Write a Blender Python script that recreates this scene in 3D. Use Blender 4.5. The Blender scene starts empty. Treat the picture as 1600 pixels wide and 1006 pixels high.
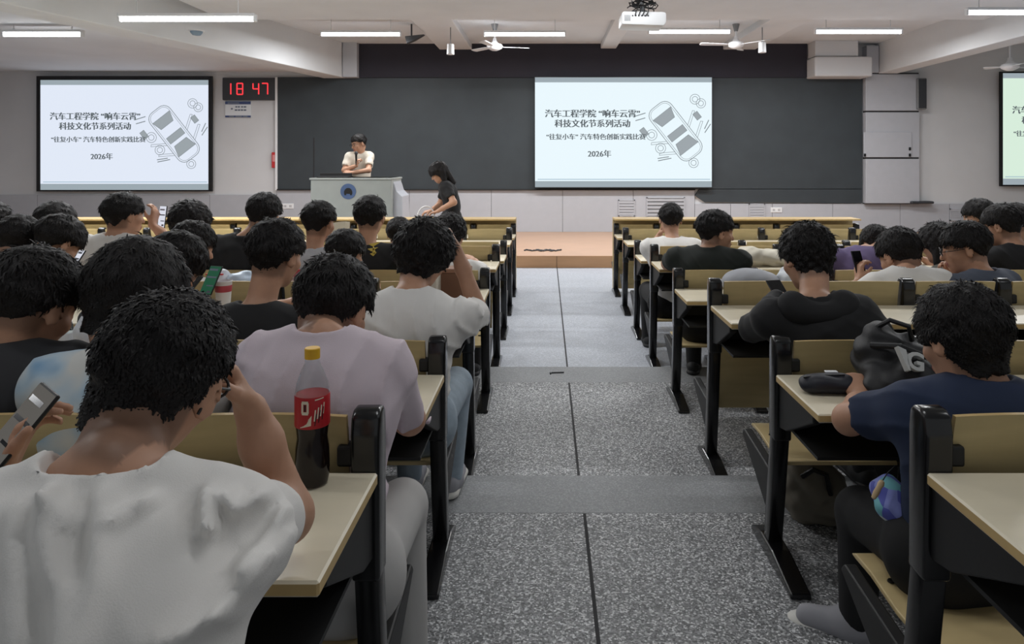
import bpy, bmesh, math, random
import numpy as np
from mathutils import Vector, Matrix

SC = bpy.context.scene
COL = SC.collection
random.seed(7)

# ------------------------------------------------------------------ camera
CAMZ, FPX, VX, VY = 1.56, 1100.0, 853.0, 250.0      # eye height, focal length and vanishing point (1600x1006 frame)
cd = bpy.data.cameras.new('camera'); cam = bpy.data.objects.new('camera', cd); COL.objects.link(cam)
cam.location = (0, 0, CAMZ); cam.rotation_euler = (math.pi / 2, 0, 0)
cd.sensor_width = 36; cd.lens = FPX / 1600 * 36
cd.shift_x = -(VX - 800) / 1600; cd.shift_y = -(503 - VY) / 1600
cd.clip_start = 0.05; SC.camera = cam

# ------------------------------------------------------------------ world, exposure
w = bpy.data.worlds.new('world'); SC.world = w; w.use_nodes = True
w.node_tree.nodes['Background'].inputs[0].default_value = (0.93, 0.97, 1.0, 1)
w.node_tree.nodes['Background'].inputs[1].default_value = 0.30
vs = SC.view_settings
vs.view_transform = 'Standard'; vs.look = 'None'; vs.gamma = 1; vs.use_curve_mapping = False
vs.exposure = 0.0
LAMP_W = 76.0


def P(px, py, Y):
    """the point at depth Y seen at pixel (px, py)"""
    return Vector(((px - VX) / FPX * Y, Y, CAMZ - (py - VY) / FPX * Y))


WY = 13.65                                           # the front wall


def W(px, py, d=0.0):
    return P(px, py, WY - d)


# ------------------------------------------------------------------ materials
def lin(c):
    return tuple(((v / 255) / 12.92 if v / 255 <= 0.04045 else ((v / 255 + 0.055) / 1.055) ** 2.4) for v in c) + (1,)


MATS = {}


def mat(name, rgb, rough=0.6, metal=0.0, spec=0.5, var=0.0, vscale=8.0, bump=0.0, bscale=60.0, attr=False, stretch=None, coat=0.0, sheen=0.0, trans=0.0):
    if name in MATS:
        return MATS[name]
    m = bpy.data.materials.new(name); m.use_nodes = True; MATS[name] = m
    nt = m.node_tree; b = nt.nodes['Principled BSDF']
    b.inputs['Base Color'].default_value = lin(rgb); b.inputs['Roughness'].default_value = rough
    b.inputs['Metallic'].default_value = metal; b.inputs['Specular IOR Level'].default_value = spec
    b.inputs['Coat Weight'].default_value = coat
    b.inputs['Sheen Weight'].default_value = sheen
    b.inputs['Transmission Weight'].default_value = trans
    tc = None
    if var or bump:
        tc = nt.nodes.new('ShaderNodeTexCoord'); src = tc.outputs['Object']
        if stretch:
            mp = nt.nodes.new('ShaderNodeMapping'); mp.inputs['Scale'].default_value = stretch
            nt.links.new(src, mp.inputs[0]); src = mp.outputs[0]
    if var or attr:
        base = None
        if attr:
            a = nt.nodes.new('ShaderNodeAttribute'); a.attribute_name = 'Col'; base = a.outputs['Color']
        if var:
            n = nt.nodes.new('ShaderNodeTexNoise'); n.inputs['Scale'].default_value = vscale; n.inputs['Detail'].default_value = 5
            nt.links.new(src, n.inputs['Vector'])
            mr = nt.nodes.new('ShaderNodeMapRange')
            mr.inputs[1].default_value = 0.3; mr.inputs[2].default_value = 0.7
            mr.inputs[3].default_value = 1 - var; mr.inputs[4].default_value = 1 + var
            nt.links.new(n.outputs[0], mr.inputs[0])
            mx = nt.nodes.new('ShaderNodeMix'); mx.data_type = 'RGBA'; mx.blend_type = 'MULTIPLY'; mx.inputs[0].default_value = 1
            if base is not None:
                nt.links.new(base, mx.inputs[6])
            else:
                mx.inputs[6].default_value = lin(rgb)
            nt.links.new(mr.outputs[0], mx.inputs[7]); base = mx.outputs[2]
        nt.links.new(base, b.inputs['Base Color'])
    if bump:
        n2 = nt.nodes.new('ShaderNodeTexNoise'); n2.inputs['Scale'].default_value = bscale; n2.inputs['Detail'].default_value = 4
        nt.links.new(src, n2.inputs['Vector'])
        bp = nt.nodes.new('ShaderNodeBump'); bp.inputs['Strength'].default_value = bump; bp.inputs['Distance'].default_value = 0.004
        nt.links.new(n2.outputs[0], bp.inputs['Height']); nt.links.new(bp.outputs[0], b.inputs['Normal'])
    return m


def emat(name, rgb, strength):
    if name in MATS:
        return MATS[name]
    m = bpy.data.materials.new(name); m.use_nodes = True; MATS[name] = m
    b = m.node_tree.nodes['Principled BSDF']
    b.inputs['Base Color'].default_value = (0.02, 0.02, 0.02, 1); b.inputs['Roughness'].default_value = 0.7
    b.inputs['Specular IOR Level'].default_value = 0.0
    b.inputs['Emission Color'].default_value = lin(rgb); b.inputs['Emission Strength'].default_value = strength
    return m


def terrazzo(name, dark, light, scale, amount):
    """ground stone chips: many dark and pale specks in grey cement"""
    m = bpy.data.materials.new(name); m.use_nodes = True; nt = m.node_tree; b = nt.nodes['Principled BSDF']; MATS[name] = m
    tc = nt.nodes.new('ShaderNodeTexCoord')
    v = nt.nodes.new('ShaderNodeTexVoronoi'); v.inputs['Scale'].default_value = scale; v.feature = 'F1'
    nt.links.new(tc.outputs['Object'], v.inputs['Vector'])
    bw = nt.nodes.new('ShaderNodeSeparateColor'); nt.links.new(v.outputs['Color'], bw.inputs[0])
    r = nt.nodes.new('ShaderNodeValToRGB'); e = r.color_ramp.elements
    e[0].position = 0; e[0].color = lin(dark); e[1].position = 1; e[1].color = lin(light)
    mid = tuple((a + c) / 2 for a, c in zip(dark, light))
    x = e.new(0.3); x.color = lin(tuple(d * 0.55 + m_ * 0.45 for d, m_ in zip(dark, mid)))
    x = e.new(0.72); x.color = lin(mid)
    nt.links.new(bw.outputs[0], r.inputs[0])
    # large soft wear patches
    n = nt.nodes.new('ShaderNodeTexNoise'); n.inputs['Scale'].default_value = 1.1; n.inputs['Detail'].default_value = 3
    nt.links.new(tc.outputs['Object'], n.inputs['Vector'])
    mr = nt.nodes.new('ShaderNodeMapRange'); mr.inputs[1].default_value = .3; mr.inputs[2].default_value = .7
    mr.inputs[3].default_value = 1 - amount; mr.inputs[4].default_value = 1 + amount; nt.links.new(n.outputs[0], mr.inputs[0])
    mx = nt.nodes.new('ShaderNodeMix'); mx.data_type = 'RGBA'; mx.blend_type = 'MULTIPLY'; mx.inputs[0].default_value = 1
    nt.links.new(r.outputs[0], mx.inputs[6]); nt.links.new(mr.outputs[0], mx.inputs[7])
    nt.links.new(mx.outputs[2], b.inputs['Base Color']); b.inputs['Roughness'].default_value = 0.55
    return m


M_wall = mat('white wall paint', (205, 206, 208), .8, var=.03, vscale=1.5)
M_ceil = mat('ceiling paint', (214, 217, 220), .9, var=.04, vscale=1.2)
M_beam = mat('beam paint', (214, 216, 218), .85, var=.03, vscale=2)
M_wains = mat('grey wall panels', (176, 178, 184), .45, var=.02)
M_board = mat('blackboard', (54, 60, 64), .55, spec=.35, var=.10, vscale=2.2)
M_band = mat('dark valance cloth', (38, 36, 46), .8, var=.1, vscale=2)
M_plat = mat('platform laminate', (186, 152, 128), .45, var=.04, vscale=3)
M_platf = mat('platform front board', (182, 142, 106), .5, var=.08, vscale=6, stretch=(.3, 1, 3))
M_floor = terrazzo('rough terrazzo', (72, 73, 75), (226, 227, 228), 170, .10)
M_floor2 = terrazzo('worn terrazzo', (150, 154, 162), (196, 200, 208), 160, .06)
M_band2 = terrazzo('smooth concrete border', (122, 124, 126), (158, 160, 162), 200, .08)
M_seam = mat('dark joint', (40, 40, 42), .8)
M_desk = mat('desk laminate', (220, 210, 186), .38, var=.04, vscale=5, stretch=(.4, 3, 1))
M_edge = mat('plywood edge', (192, 164, 112), .5, var=.08, vscale=12)
M_ply = mat('tan plywood', (186, 168, 124), .42, var=.10, vscale=7, stretch=(.5, 2, 4))
M_seat = mat('seat plywood', (206, 184, 136), .4, var=.06, vscale=7, stretch=(.5, 2, 4))
M_post = mat('black gloss steel', (16, 16, 18), .22, spec=.6)
M_matte = mat('black matte steel', (20, 20, 21), .55)
M_hole = mat('bolt head', (30, 26, 22), .5, metal=.6)
M_white = mat('white plastic', (225, 226, 228), .4)
M_dgrey = mat('dark grey plastic', (52, 54, 58), .45)
M_mgrey = mat('mid grey plastic', (120, 122, 124), .5)
M_blackp = mat('black plastic', (18, 18, 20), .4)
M_red = mat('red box paint', (190, 40, 44), .5)
M_pod = mat('lectern grey laminate', (150, 154, 150), .5, var=.03)
M_blue = mat('emblem blue', (70, 92, 130), .5)
M_tube = emat('lamp tube', (250, 252, 255), 9.0)
M_chrome = mat('chrome', (200, 200, 200), .2, metal=1)


# ------------------------------------------------------------------ mesh helpers
def link(name, me, m=None, parent=None, loc=None):
    o = bpy.data.objects.new(name, me); COL.objects.link(o)
    if m is not None and me is not None:
        for x in (m if isinstance(m, (list, tuple)) else [m]):
            me.materials.append(x)
    if parent is not None:
        o.parent = parent
    if loc is not None:
        o.location = loc
    return o


def tag(o, label, cat, group=None, kind=None):
    if label: o['label'] = label
    if cat: o['category'] = cat
    if group: o['group'] = group
    if kind: o['kind'] = kind
    return o


def thing(name, label, cat, loc=(0, 0, 0), rz=0.0, group=None):
    o = bpy.data.objects.new(name, None); COL.objects.link(o)
    o.location = loc; o.rotation_euler = (0, 0, rz); o.empty_display_size = .1
    return tag(o, label, cat, group)


class MB:
    """collects shapes into one mesh"""
    def __init__(s):
        s.bm = bmesh.new()

    def box(s, x0, x1, y0, y1, z0, z1, bev=0.0, seg=2, M=None, mi=0):
        t = bmesh.new(); bmesh.ops.create_cube(t, size=1)
        for v in t.verts:
            v.co = Vector((x0 + (v.co.x + .5) * (x1 - x0), y0 + (v.co.y + .5) * (y1 - y0), z0 + (v.co.z + .5) * (z1 - z0)))
        if bev > 0:
            bmesh.ops.bevel(t, geom=t.edges[:], offset=bev, segments=seg, affect='EDGES', profile=.5)
        s.add(t, M, mi); return s

    def add(s, t, M=None, mi=0):
        if M is not None:
            bmesh.ops.transform(t, matrix=M, verts=t.verts)
        for f in t.faces:
            f.material_index = mi
        me = bpy.data.meshes.new('tmp'); t.to_mesh(me); t.free(); s.bm.from_mesh(me); bpy.data.meshes.remove(me)

    def prism(s, pts, axis, a, b, bev=0.0, mi=0, seg=2):
        """polygon pts (2D) extruded along axis from a to b; axis x: pts=(y,z), y: (x,z), z: (x,y)"""
        t = bmesh.new()
        def co(p, h):
            return {'x': (h, p[0], p[1]), 'y': (p[0], h, p[1]), 'z': (p[0], p[1], h)}[axis]
        f = t.faces.new([t.verts.new(co(p, a)) for p in pts])
        r = bmesh.ops.extrude_face_region(t, geom=[f])
        d = Vector(co((0, 0), b)) - Vector(co((0, 0), a))
        bmesh.ops.translate(t, verts=[g for g in r['geom'] if isinstance(g, bmesh.types.BMVert)], vec=d)
        bmesh.ops.recalc_face_normals(t, faces=t.faces)
        if bev:
            bmesh.ops.bevel(t, geom=t.edges[:], offset=bev, segments=seg, affect='EDGES', profile=.5)
        s.add(t, None, mi); return s

    def lathe(s, prof, seg=24, M=None, mi=0):
        """prof = [(radius, z)...]"""
        t = bmesh.new(); rings = []
        for r, z in prof:
            rings.append([t.verts.new((r * math.cos(2 * math.pi * i / seg), r * math.sin(2 * math.pi * i / seg), z)) for i in range(seg)])
        for a, b in zip(rings, rings[1:]):
            for i in range(seg):
                t.faces.new((a[i], a[(i + 1) % seg], b[(i + 1) % seg], b[i]))
        if prof[0][0] > 1e-4: t.faces.new(list(reversed(rings[0])))
        if prof[-1][0] > 1e-4: t.faces.new(rings[-1])
        bmesh.ops.remove_doubles(t, verts=t.verts, dist=1e-5)
        bmesh.ops.recalc_face_normals(t, faces=t.faces)
        s.add(t, M, mi); return s

    def tube(s, pts, r, seg=8, mi=0, r2=None):
        pts = [Vector(p) for p in pts]; t = bmesh.new(); rings = []; up = Vector((0, 0, 1)); n = len(pts)
        for i, p in enumerate(pts):
            d = (pts[min(i + 1, n - 1)] - pts[max(i - 1, 0)]).normalized()
            a = d.cross(up)
            if a.length < 1e-3: a = d.cross(Vector((1, 0, 0)))
            a.normalize(); b = a.cross(d); rr = r if r2 is None else r + (r2 - r) * i / (n - 1)
            rings.append([t.verts.new(p + rr * (math.cos(2 * math.pi * k / seg) * a + math.sin(2 * math.pi * k / seg) * b)) for k in range(seg)])
        for a, b in zip(rings, rings[1:]):
            for k in range(seg):
                t.faces.new((a[k], a[(k + 1) % seg], b[(k + 1) % seg], b[k]))
        t.faces.new(list(reversed(rings[0]))); t.faces.new(rings[-1])
        bmesh.ops.recalc_face_normals(t, faces=t.faces)
        s.add(t, None, mi); return s

    def mesh(s, name, smooth=False, ang=40):
        me = bpy.data.meshes.new(name); s.bm.to_mesh(me); s.bm.free()
        if smooth:
            me.polygons.foreach_set('use_smooth', [True] * len(me.polygons))
            try: me.set_sharp_from_angle(angle=math.radians(ang))
            except Exception: pass
        return me

    def obj(s, name, m, parent=None, loc=None, smooth=False):
        return link(name, s.mesh(name, smooth), m, parent, loc)


def structure(o, label=None):
    o['kind'] = 'structure'
    if label: o['label'] = label
    return o


def text_mesh(name, body, size, m, parent, loc, rot=(math.pi / 2, 0, 0), width=None, extrude=0.0, align='CENTER', bold=0.0, shear=0.0, dup=0.0):
    c = bpy.data.curves.new(name, 'FONT'); c.body = body; c.size = size; c.extrude = extrude; c.align_x = align; c.align_y = 'CENTER'
    c.offset = bold; c.shear = shear; c.resolution_u = 3
    o = bpy.data.objects.new(name + '_tmp', c); COL.objects.link(o); bpy.context.view_layer.update()
    me = bpy.data.meshes.new_from_object(o); bpy.data.objects.remove(o)
    if width:
        xs = [v.co.x for v in me.vertices]; k = width / (max(xs) - min(xs))
        for v in me.vertices: v.co.x *= k; v.co.y *= k
    me.materials.clear()
    if dup:
        t = bmesh.new(); t.from_mesh(me); t2 = bmesh.new()
        for q, dx_ in enumerate((-dup, 0, dup)):
            c2 = me.copy()
            for v in c2.vertices: v.co.x += dx_; v.co.z += .0002 * q
            t2.from_mesh(c2); bpy.data.meshes.remove(c2)
        t2.to_mesh(me); t.free(); t2.free()
    o = link(name, me, m, parent, loc); o.rotation_euler = rot
    return o


# ------------------------------------------------------------------ room
RZ = {'X': (1.50, .146, 1.035), 'A': (2.46, .146, .946), 'B': (3.42, .058, .987), 'C': (4.37, .058, .893),
      'D': (5.33, 0, .924), 'E': (6.29, 0, .845), 'F': (7.24, 0, .866), 'G': (8.20, 0, .825)}
S1, S2 = 3.16, 5.12                                  # the two low steps

fl = MB()
XL, XR = -11.6, 12.8
fl.box(XL, XR, S2 + .40, 13.65, -.3, 0, mi=1)
fl.box(XL, XR, S2, S2 + .40, -.3, 0, mi=1)
fl.box(XL, XR, S2 - .36, S2, -.3, .058, bev=.004, mi=2)
fl.box(XL, XR, S1, S2 - .36, -.3, .058, mi=0)
fl.box(XL, XR, S1 - .34, S1, -.3, .146, bev=.004, mi=2)
fl.box(XL, XR, 1.15, S1 - .34, -.3, .146, mi=0)
fl.box(XL, XR, -2.5, 1.15, -.3, .23, mi=0)
floor = structure(fl.obj('floor', [M_floor, M_floor2, M_band2]))
j = MB()
j.box(.148, .160, 1.2, S1 - .345, .1455, .1475)
j.box(.150, .162, S1 + .005, S2 - .37, .0575, .0595)
j.box(.155, .167, S2 + .02, 10.2, -.0005, .0015)
structure(j.obj('trim_1', M_seam))                   # the joint along the aisle

pl = MB(); pl.box(XL, XR, 10.22, 13.65, 0, .17)
structure(pl.obj('trim_2', M_plat))
pf = MB(); pf.box(XL, XR, 10.195, 10.22, 0.0, .172, bev=.003)
structure(pf.obj('trim_3', M_platf))
j = MB(); j.box(.155, .160, 10.192, 10.196, .0, .17); structure(j.obj('trim_4', M_seam))

# front wall (in pieces so that nothing is coplanar)
wl = MB(); wl.box(XL, XR, WY, WY + .2, 0, 4.1)
structure(wl.obj('wall_front', M_wall))
wn = MB()
zc, zr, zl = W(0, 297).z, W(0, 318).z, W(0, 304).z
def wainscot(x0, x1, z1, seams):
    xs = [x0] + seams + [x1]
    for a, b in zip(xs, xs[1:]):
        wn.box(a + .003, b - .003, WY - .035, WY, .17, z1, bev=.004)
    wn.box(x0, x1, WY - .03, WY, .17, z1 - .006, mi=1)
wainscot(XL, W(433, 0).x, zl, [W(-200, 0).x, W(60, 0).x, W(329, 0).x])
wainscot(W(433, 0).x, W(1085, 0).x, zc, [W(495, 0).x, W(640, 0).x, W(768, 0).x, W(879, 0).x, W(989, 0).x])
wainscot(W(1085, 0).x, XR, zr, [W(1141, 0).x, W(1206, 0).x, W(1300, 0).x, W(1405, 0).x, W(1482, 0).x])
structure(wn.obj('wall_front_panelling', [M_wains, M_seam]))

# side walls
s = MB(); s.box(XL - .2, XL, -2.5, WY + .2, -.3, 4.1); structure(s.obj('wall_left', M_wall))
s = MB(); s.box(XR, XR + .2, -2.5, WY + .2, -.3, 4.1); structure(s.obj('wall_right', M_wall))

# ceiling
s = MB(); s.box(XL, XR, -2.5, WY + .2, 3.80, 4.1); structure(s.obj('ceiling', M_ceil))
def long_beam(x0, x1, zb, y0=-2.0, y1=WY, top=3.85):
    s = MB(); s.box(x0, x1, y0, y1, zb, top, bev=.012); return structure(s.obj('ceiling_beam', M_beam))
zb = W(0, 77).z
long_beam(W(938, 0).x, W(962, 0).x, zb)
long_beam(W(688, 0).x, W(738, 0).x, zb - .02)
long_beam(W(1128, 0).x, W(1178, 0).x, zb - .02)
long_beam(6.38, 6.75, 3.22)
s = MB(); s.box(-4.7, 6.38, 8.7, 10.25, 3.60, 3.85, bev=.012); structure(s.obj('ceiling_beam', M_beam))
s = MB(); s.box(-4.7, 6.38, 2.9, 4.4, 3.60, 3.85, bev=.012); structure(s.obj('ceiling_beam', M_beam))
# the splayed beam of the left bay and the lower ceiling behind it
a, b = W(544, 0).x, -5.23
dx = (a - b) / (WY - 8.05)
s = MB()
yb = -2.0; x2 = a - dx * (WY - yb)
s.prism([(a, WY), (a - .45, WY), (x2 - .45, yb), (x2, yb)], 'z', 3.14, 3.85, bev=.012)
structure(s.obj('ceiling_beam', M_beam))
s = MB()
s.prism([(a - .44, WY), (XL, WY), (XL, yb), (x2 - .44, yb)], 'z', 3.27, 3.80)
structure(s.obj('ceiling_left_bay', M_ceil))
s = MB(); s.box(W(541, 0).x, W(563, 0).x, WY - .25, WY, 3.14, 3.82, bev=.01); structure(s.obj('wall_front_stub', M_wains))

# right pillar with its panels
px0, px1 = W(1347, 0).x, W(1430, 0).x
pi = MB()
for y0, y1 in ((117, 174), (176, 246), (248, 317)):
    pi.box(px0, px1, WY - .16, WY, W(0, y1).z + .003, W(0, y0).z - .003, bev=.006)
pi.box(px0 + .01, px1 - .01, WY - .15, WY, zr, W(0, 115).z, mi=1)
pi.box(px0 - .0, W(1366, 0).x, WY - .2, WY, 3.23, 3.75, bev=.01)
structure(pi.obj('wall_front_pillar', [M_wains, M_seam]))
hp = thing('control_hatch', 'pale flush hatch panel with black corner latches on the right wall pillar', 'hatch', W(1387, 226, .176))
s = MB(); s.box(-.46, .46, -.004, .012, -.24, .24, bev=.004); s.obj('panel', M_wains, hp)
for dx_, dz in ((-.44, -.20), (.42, -.2), (.42, -.08)):
    s = MB(); s.box(dx_ - .02, dx_ + .02, -.02, 0, dz - .03, dz + .03, bev=.005); s.obj('latch', M_blackp, hp)
# boxed stub beside it
st = MB()
st.box(W(1258, 0).x, W(1345, 0).x, WY - .5, WY, W(0, 124).z, W(0, 94).z, bev=.03, seg=3)
st.box(W(1260, 0).x, W(1325, 0).x, WY - .45, WY, W(0, 93).z, 3.8, bev=.01)
structure(st.obj('wall_front_box', M_wall))

# valance band and blackboard
s = MB(); s.box(W(563, 0).x, W(1258, 0).x, WY - .10, WY, W(0, 122).z, 3.80, bev=.004)
tag(s.obj('valance', M_band), 'dark valance strip along the top of the blackboard', 'valance')
bb = thing('blackboard', 'wide dark slate blackboard filling the front wall', 'blackboard', (0, WY - .04, 0))
s = MB(); s.box(W(435, 0).x, W(1345, 0).x, -.02, .03, zc + .02, W(0, 121).z)
s.obj('writing_surface', M_board, bb)
s = MB(); s.prism([(W(1092, 0).x, zc + .03), (W(1085, 0).x, zc - .10), (W(1100, 0).x, zr + .03), (W(1345, 0).x, zr + .012), (W(1345, 0).x, zc + .03)], 'y', -.02, .03)
s.obj('lower_leaf', M_board, bb)
s = MB(); s.box(W(435, 0).x, W(640, 0).x, -.05, .0, zc + .0, zc + .025, bev=.004); s.box(W(640, 0).x, W(1085, 0).x, -.05, 0, zc, zc + .025, bev=.004)
s.obj('ledge', M_matte, bb)
s = MB(); s.box(W(432, 0).x, W(435.5, 0).x, -.035, .03, zc, W(0, 121).z, bev=.004); s.obj('frame', M_white, bb)
s = MB(); s.box(W(492, 0).x - .01, W(492, 0).x + .01, -.024, -.02, zc + .02, W(0, 215).z); s.obj('board_joint', M_seam, bb)

# dark floor-level wedge of a loudspeaker on the pillar
sp = thing('wall_speaker', 'slim grey loudspeaker hung on the white wall beside the right pillar', 'speaker', W(1437, 147, .12))
s = MB(); s.box(-.09, .09, -.1, .1, -.3, .3, bev=.02); s.obj('cabinet', M_mgrey, sp)
s = MB(); s.box(-.075, .075, -.108, -.098, -.28, .28, bev=.004); s.obj('grille', M_dgrey, sp)
s = MB(); s.box(-.03, .03, .09, .135, .2, .36, bev=.006); s.obj('bracket', M_mgrey, sp)
s = MB(); s.box(-.22, .22, -.1, .1, 0, .05, bev=.02)
tag(s.obj('black_bag', M_dgrey, None, W(1438, 318, .12)), 'flat dark pouch on the wall ledge right of the pillar', 'pouch')

# ------------------------------------------------------------------ projected slides
M_slide_e = emat('projected slide', (232, 246, 252), 1.0)
M_slide_g = emat('projected slide greenish', (222, 244, 226), .93)
M_slide_v = emat('projected slide left', (228, 236, 250), .97)
M_strip = emat('slide border strip', (176, 190, 198), .75)
M_ink = emat('slide lettering ink', (112, 122, 128), .62)
M_ink2 = emat('slide drawing line', (150, 160, 166), .70)
M_inkf = emat('slide drawing shade', (178, 188, 194), .72)
M_line = emat('slide rule line', (168, 196, 214), .85)


def strip2d(mb, pts, wd, closed=False):
    """a thin flat line through 2-D points (x,z) in the plane y=0"""
    n = len(pts); segs = range(n if closed else n - 1)
    for i in segs:
        a, b = Vector(pts[i]), Vector(pts[(i + 1) % n]); d = b - a
        if d.length < 1e-6: continue
        d.normalize(); t = Vector((-d.y, d.x)) * wd / 2; a = a - d * wd * .3; b = b + d * wd * .3
        vs_ = [mb.bm.verts.new((p.x, 0, p.y)) for p in (a - t, b - t, b + t, a + t)]
        mb.bm.faces.new(vs_)


def poly2d(mb, pts):
    mb.bm.faces.new([mb.bm.verts.new((p[0], 0, p[1])) for p in pts])


def screen(x0, y0, x1, y1, slide_m, label, border, d=.10):
    """a projection screen; pixel box of the whole screen on the front wall"""
    o = W((x0 + x1) / 2, (y0 + y1) / 2, d); k = (WY - d) / FPX
    t = thing('projection_screen', label, 'projection screen', o)
    w_, h_ = (x1 - x0) * k / 2, (y1 - y0) * k / 2
    bt, bs, bb_ = border
    s = MB()
    s.box(-w_, -w_ + bs, -.02, .02, -h_, h_); s.box(w_ - bs, w_, -.02, .02, -h_, h_)
    s.box(-w_ + bs, w_ - bs, -.02, .02, h_ - bt, h_); s.box(-w_ + bs, w_ - bs, -.02, .02, -h_, -h_ + bb_)
    s.box(-w_, w_, .0, .02, -h_, h_)
    dd = d - .065 if d > .12 else d
    s.box(-w_ + .1, -w_ + .2, .0, dd, h_ - .2, h_ - .05); s.box(w_ - .2, w_ - .1, .0, dd, h_ - .2, h_ - .05)
    s.obj('frame', M_blackp, t)
    a, b, c, e = -w_ + bs, w_ - bs, -h_ + bb_, h_ - bt; H = e - c; Wd = b - a
    s = MB(); s.box(a, b, -.008, -.004, c + H * .055, e - H * .045); sl = s.obj('slide', slide_m, t)
    s = MB(); s.box(a, b, -.0075, -.004, e - H * .045, e); s.obj('border_strip', M_strip, t)
    s = MB(); s.box(a, b, -.0075, -.004, c, c + H * .055); s.obj('border_strip', M_strip, t)
    s = MB(); s.box(a + .05, b - .03, -.0095, -.008, c + H * .068, c + H * .075); s.obj('rule', M_line, t)
    yf = -.0105
    def at(u, v): return (a + u * Wd, yf, e - v * H)
    text_mesh('lettering', '汽车工程学院 “响车云霄”', .2, M_ink, t, at(.325, .335), width=.535 * Wd, dup=.007)
    text_mesh('lettering', '科技文化节系列活动', .2, M_ink, t, at(.325, .425), width=.425 * Wd, dup=.007)
    text_mesh('lettering', '“往复小车” 汽车特色创新实践比赛', .16, M_ink, t, at(.345, .545), width=.56 * Wd, dup=.005)
    text_mesh('lettering', '2026年', .15, M_ink, t, at(.365, .70), width=.13 * Wd, dup=.005)
    # the hand-drawn car seen from above with tools round it
    cx, cz = a + .795 * Wd, e - .49 * H; L = .30 * Wd; ang = math.radians(-52)
    ln = MB(); fi = MB(); wd = .012
    ca, sa = math.cos(ang), math.sin(ang)
    def R(u, v): return (cx + L * (u * ca - v * sa), cz + L * (u * sa + v * ca))
    def rr(u0, u1, v0, v1, r, n=5):
        out = []
        for (cu, cv, a0) in ((u1 - r, v1 - r, 0), (u0 + r, v1 - r, 90), (u0 + r, v0 + r, 180), (u1 - r, v0 + r, 270)):
            for i in range(n + 1):
                an = math.radians(a0 + 90 * i / n); out.append((cu + r * math.cos(an), cv + r * math.sin(an)))
        return out
    strip2d(ln, [R(*p) for p in rr(-.60, .60, -.25, .25, .16)], wd, True)
    strip2d(ln, [R(*p) for p in rr(-.57, .57, -.215, .215, .13)], wd * .6, True)
    for (u0, u1, q) in ((-.42, -.22, .03), (-.02, .12, 0), (.20, .42, -.03)):
        pts = [R(u0, -.18 - q), R(u1, -.18 + q), R(u1, .18 - q), R(u0, .18 + q)]
        poly2d(fi, pts); strip2d(ln, pts, wd * .7, True)
    for v in (-.215, .215):
        strip2d(ln, [R(-.25, v), R(.42, v)], wd * .6)
    for (u, v, d_) in ((.05, .25, 1), (.05, -.25, -1), (.30, .25, 1), (.30, -.25, -1)):   # doors ajar
        strip2d(ln, [R(u, v), R(u - .16, v + .24 * d_), R(u - .13, v + .27 * d_), R(u + .05, v)], wd * .7)
    def ring(u, v, r):
        for q in (1, .55):
            strip2d(ln, [(R(u, v)[0] + r * q * math.cos(i * math.pi / 8), R(u, v)[1] + r * q * math.sin(i * math.pi / 8)) for i in range(16)], wd * .8, True)
    ring(-.25, .66, .085 * Wd / 3.3 * 1.1); ring(-.12, .70, .08 * Wd / 3.3 * 1.1); ring(.08, -.42, .095 * Wd / 3.3); ring(.68, -.10, .09 * Wd / 3.3); ring(-.22, -.40, .10 * Wd / 3.3)
    for (u, v, du, dv) in ((-.35, -.48, .08, .05), (.02, .50, .07, .05)):
        pts = [R(u - du, v - dv), R(u + du, v - dv), R(u + du, v + dv), R(u - du, v + dv)]; poly2d(fi, pts); strip2d(ln, pts, wd * .7, True)
    for (p, q) in (((-.62, -.24), (-.70, -.45)), ((-.55, -.30), (-.62, -.47)), ((.30, .46), (.22, .62)), ((.36, .42), (.30, .60)), ((.30, -.40), (.20, -.58)), ((.35, -.38), (.24, -.60))):
        strip2d(ln, [R(*p), R(*q)], wd * 1.4)
    o1 = fi.obj('drawing_shade', M_inkf, t); o1.location = (0, yf + .0005, 0)
    o2 = ln.obj('drawing', M_ink2, t); o2.location = (0, yf, 0)
    return t


screen(58, 119, 332, 299, M_slide_v, 'projection screen with black border on the white wall at left, beside the red clock', (.075, .07, .03))
screen(835, 120, 1113, 294, M_slide_e, 'projection screen hanging in front of the blackboard', (.012, .012, .02), d=.16)
screen(1562, 112, 1838, 291, M_slide_g, 'projection screen with greenish slide, cut by the right picture edge', (.03, .05, .03))

# ------------------------------------------------------------------ clock, signs, wall fittings
ck = thing('wall_clock', 'black digital clock with red digits on the left wall', 'clock', W(390, 139, .05))
kk = (WY - .05) / FPX
s = MB(); s.box(-42 * kk, 42 * kk, -.02, .05, -17.5 * kk, 17.5 * kk, bev=.012); s.obj('case', M_dgrey, ck)
M_led = emat('red led', (255, 62, 70), 1.15)


def seg7(ch):
    return {'1': 'bc', '8': 'abcdefg', '4': 'bcfg', '7': 'abc'}[ch]


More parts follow.
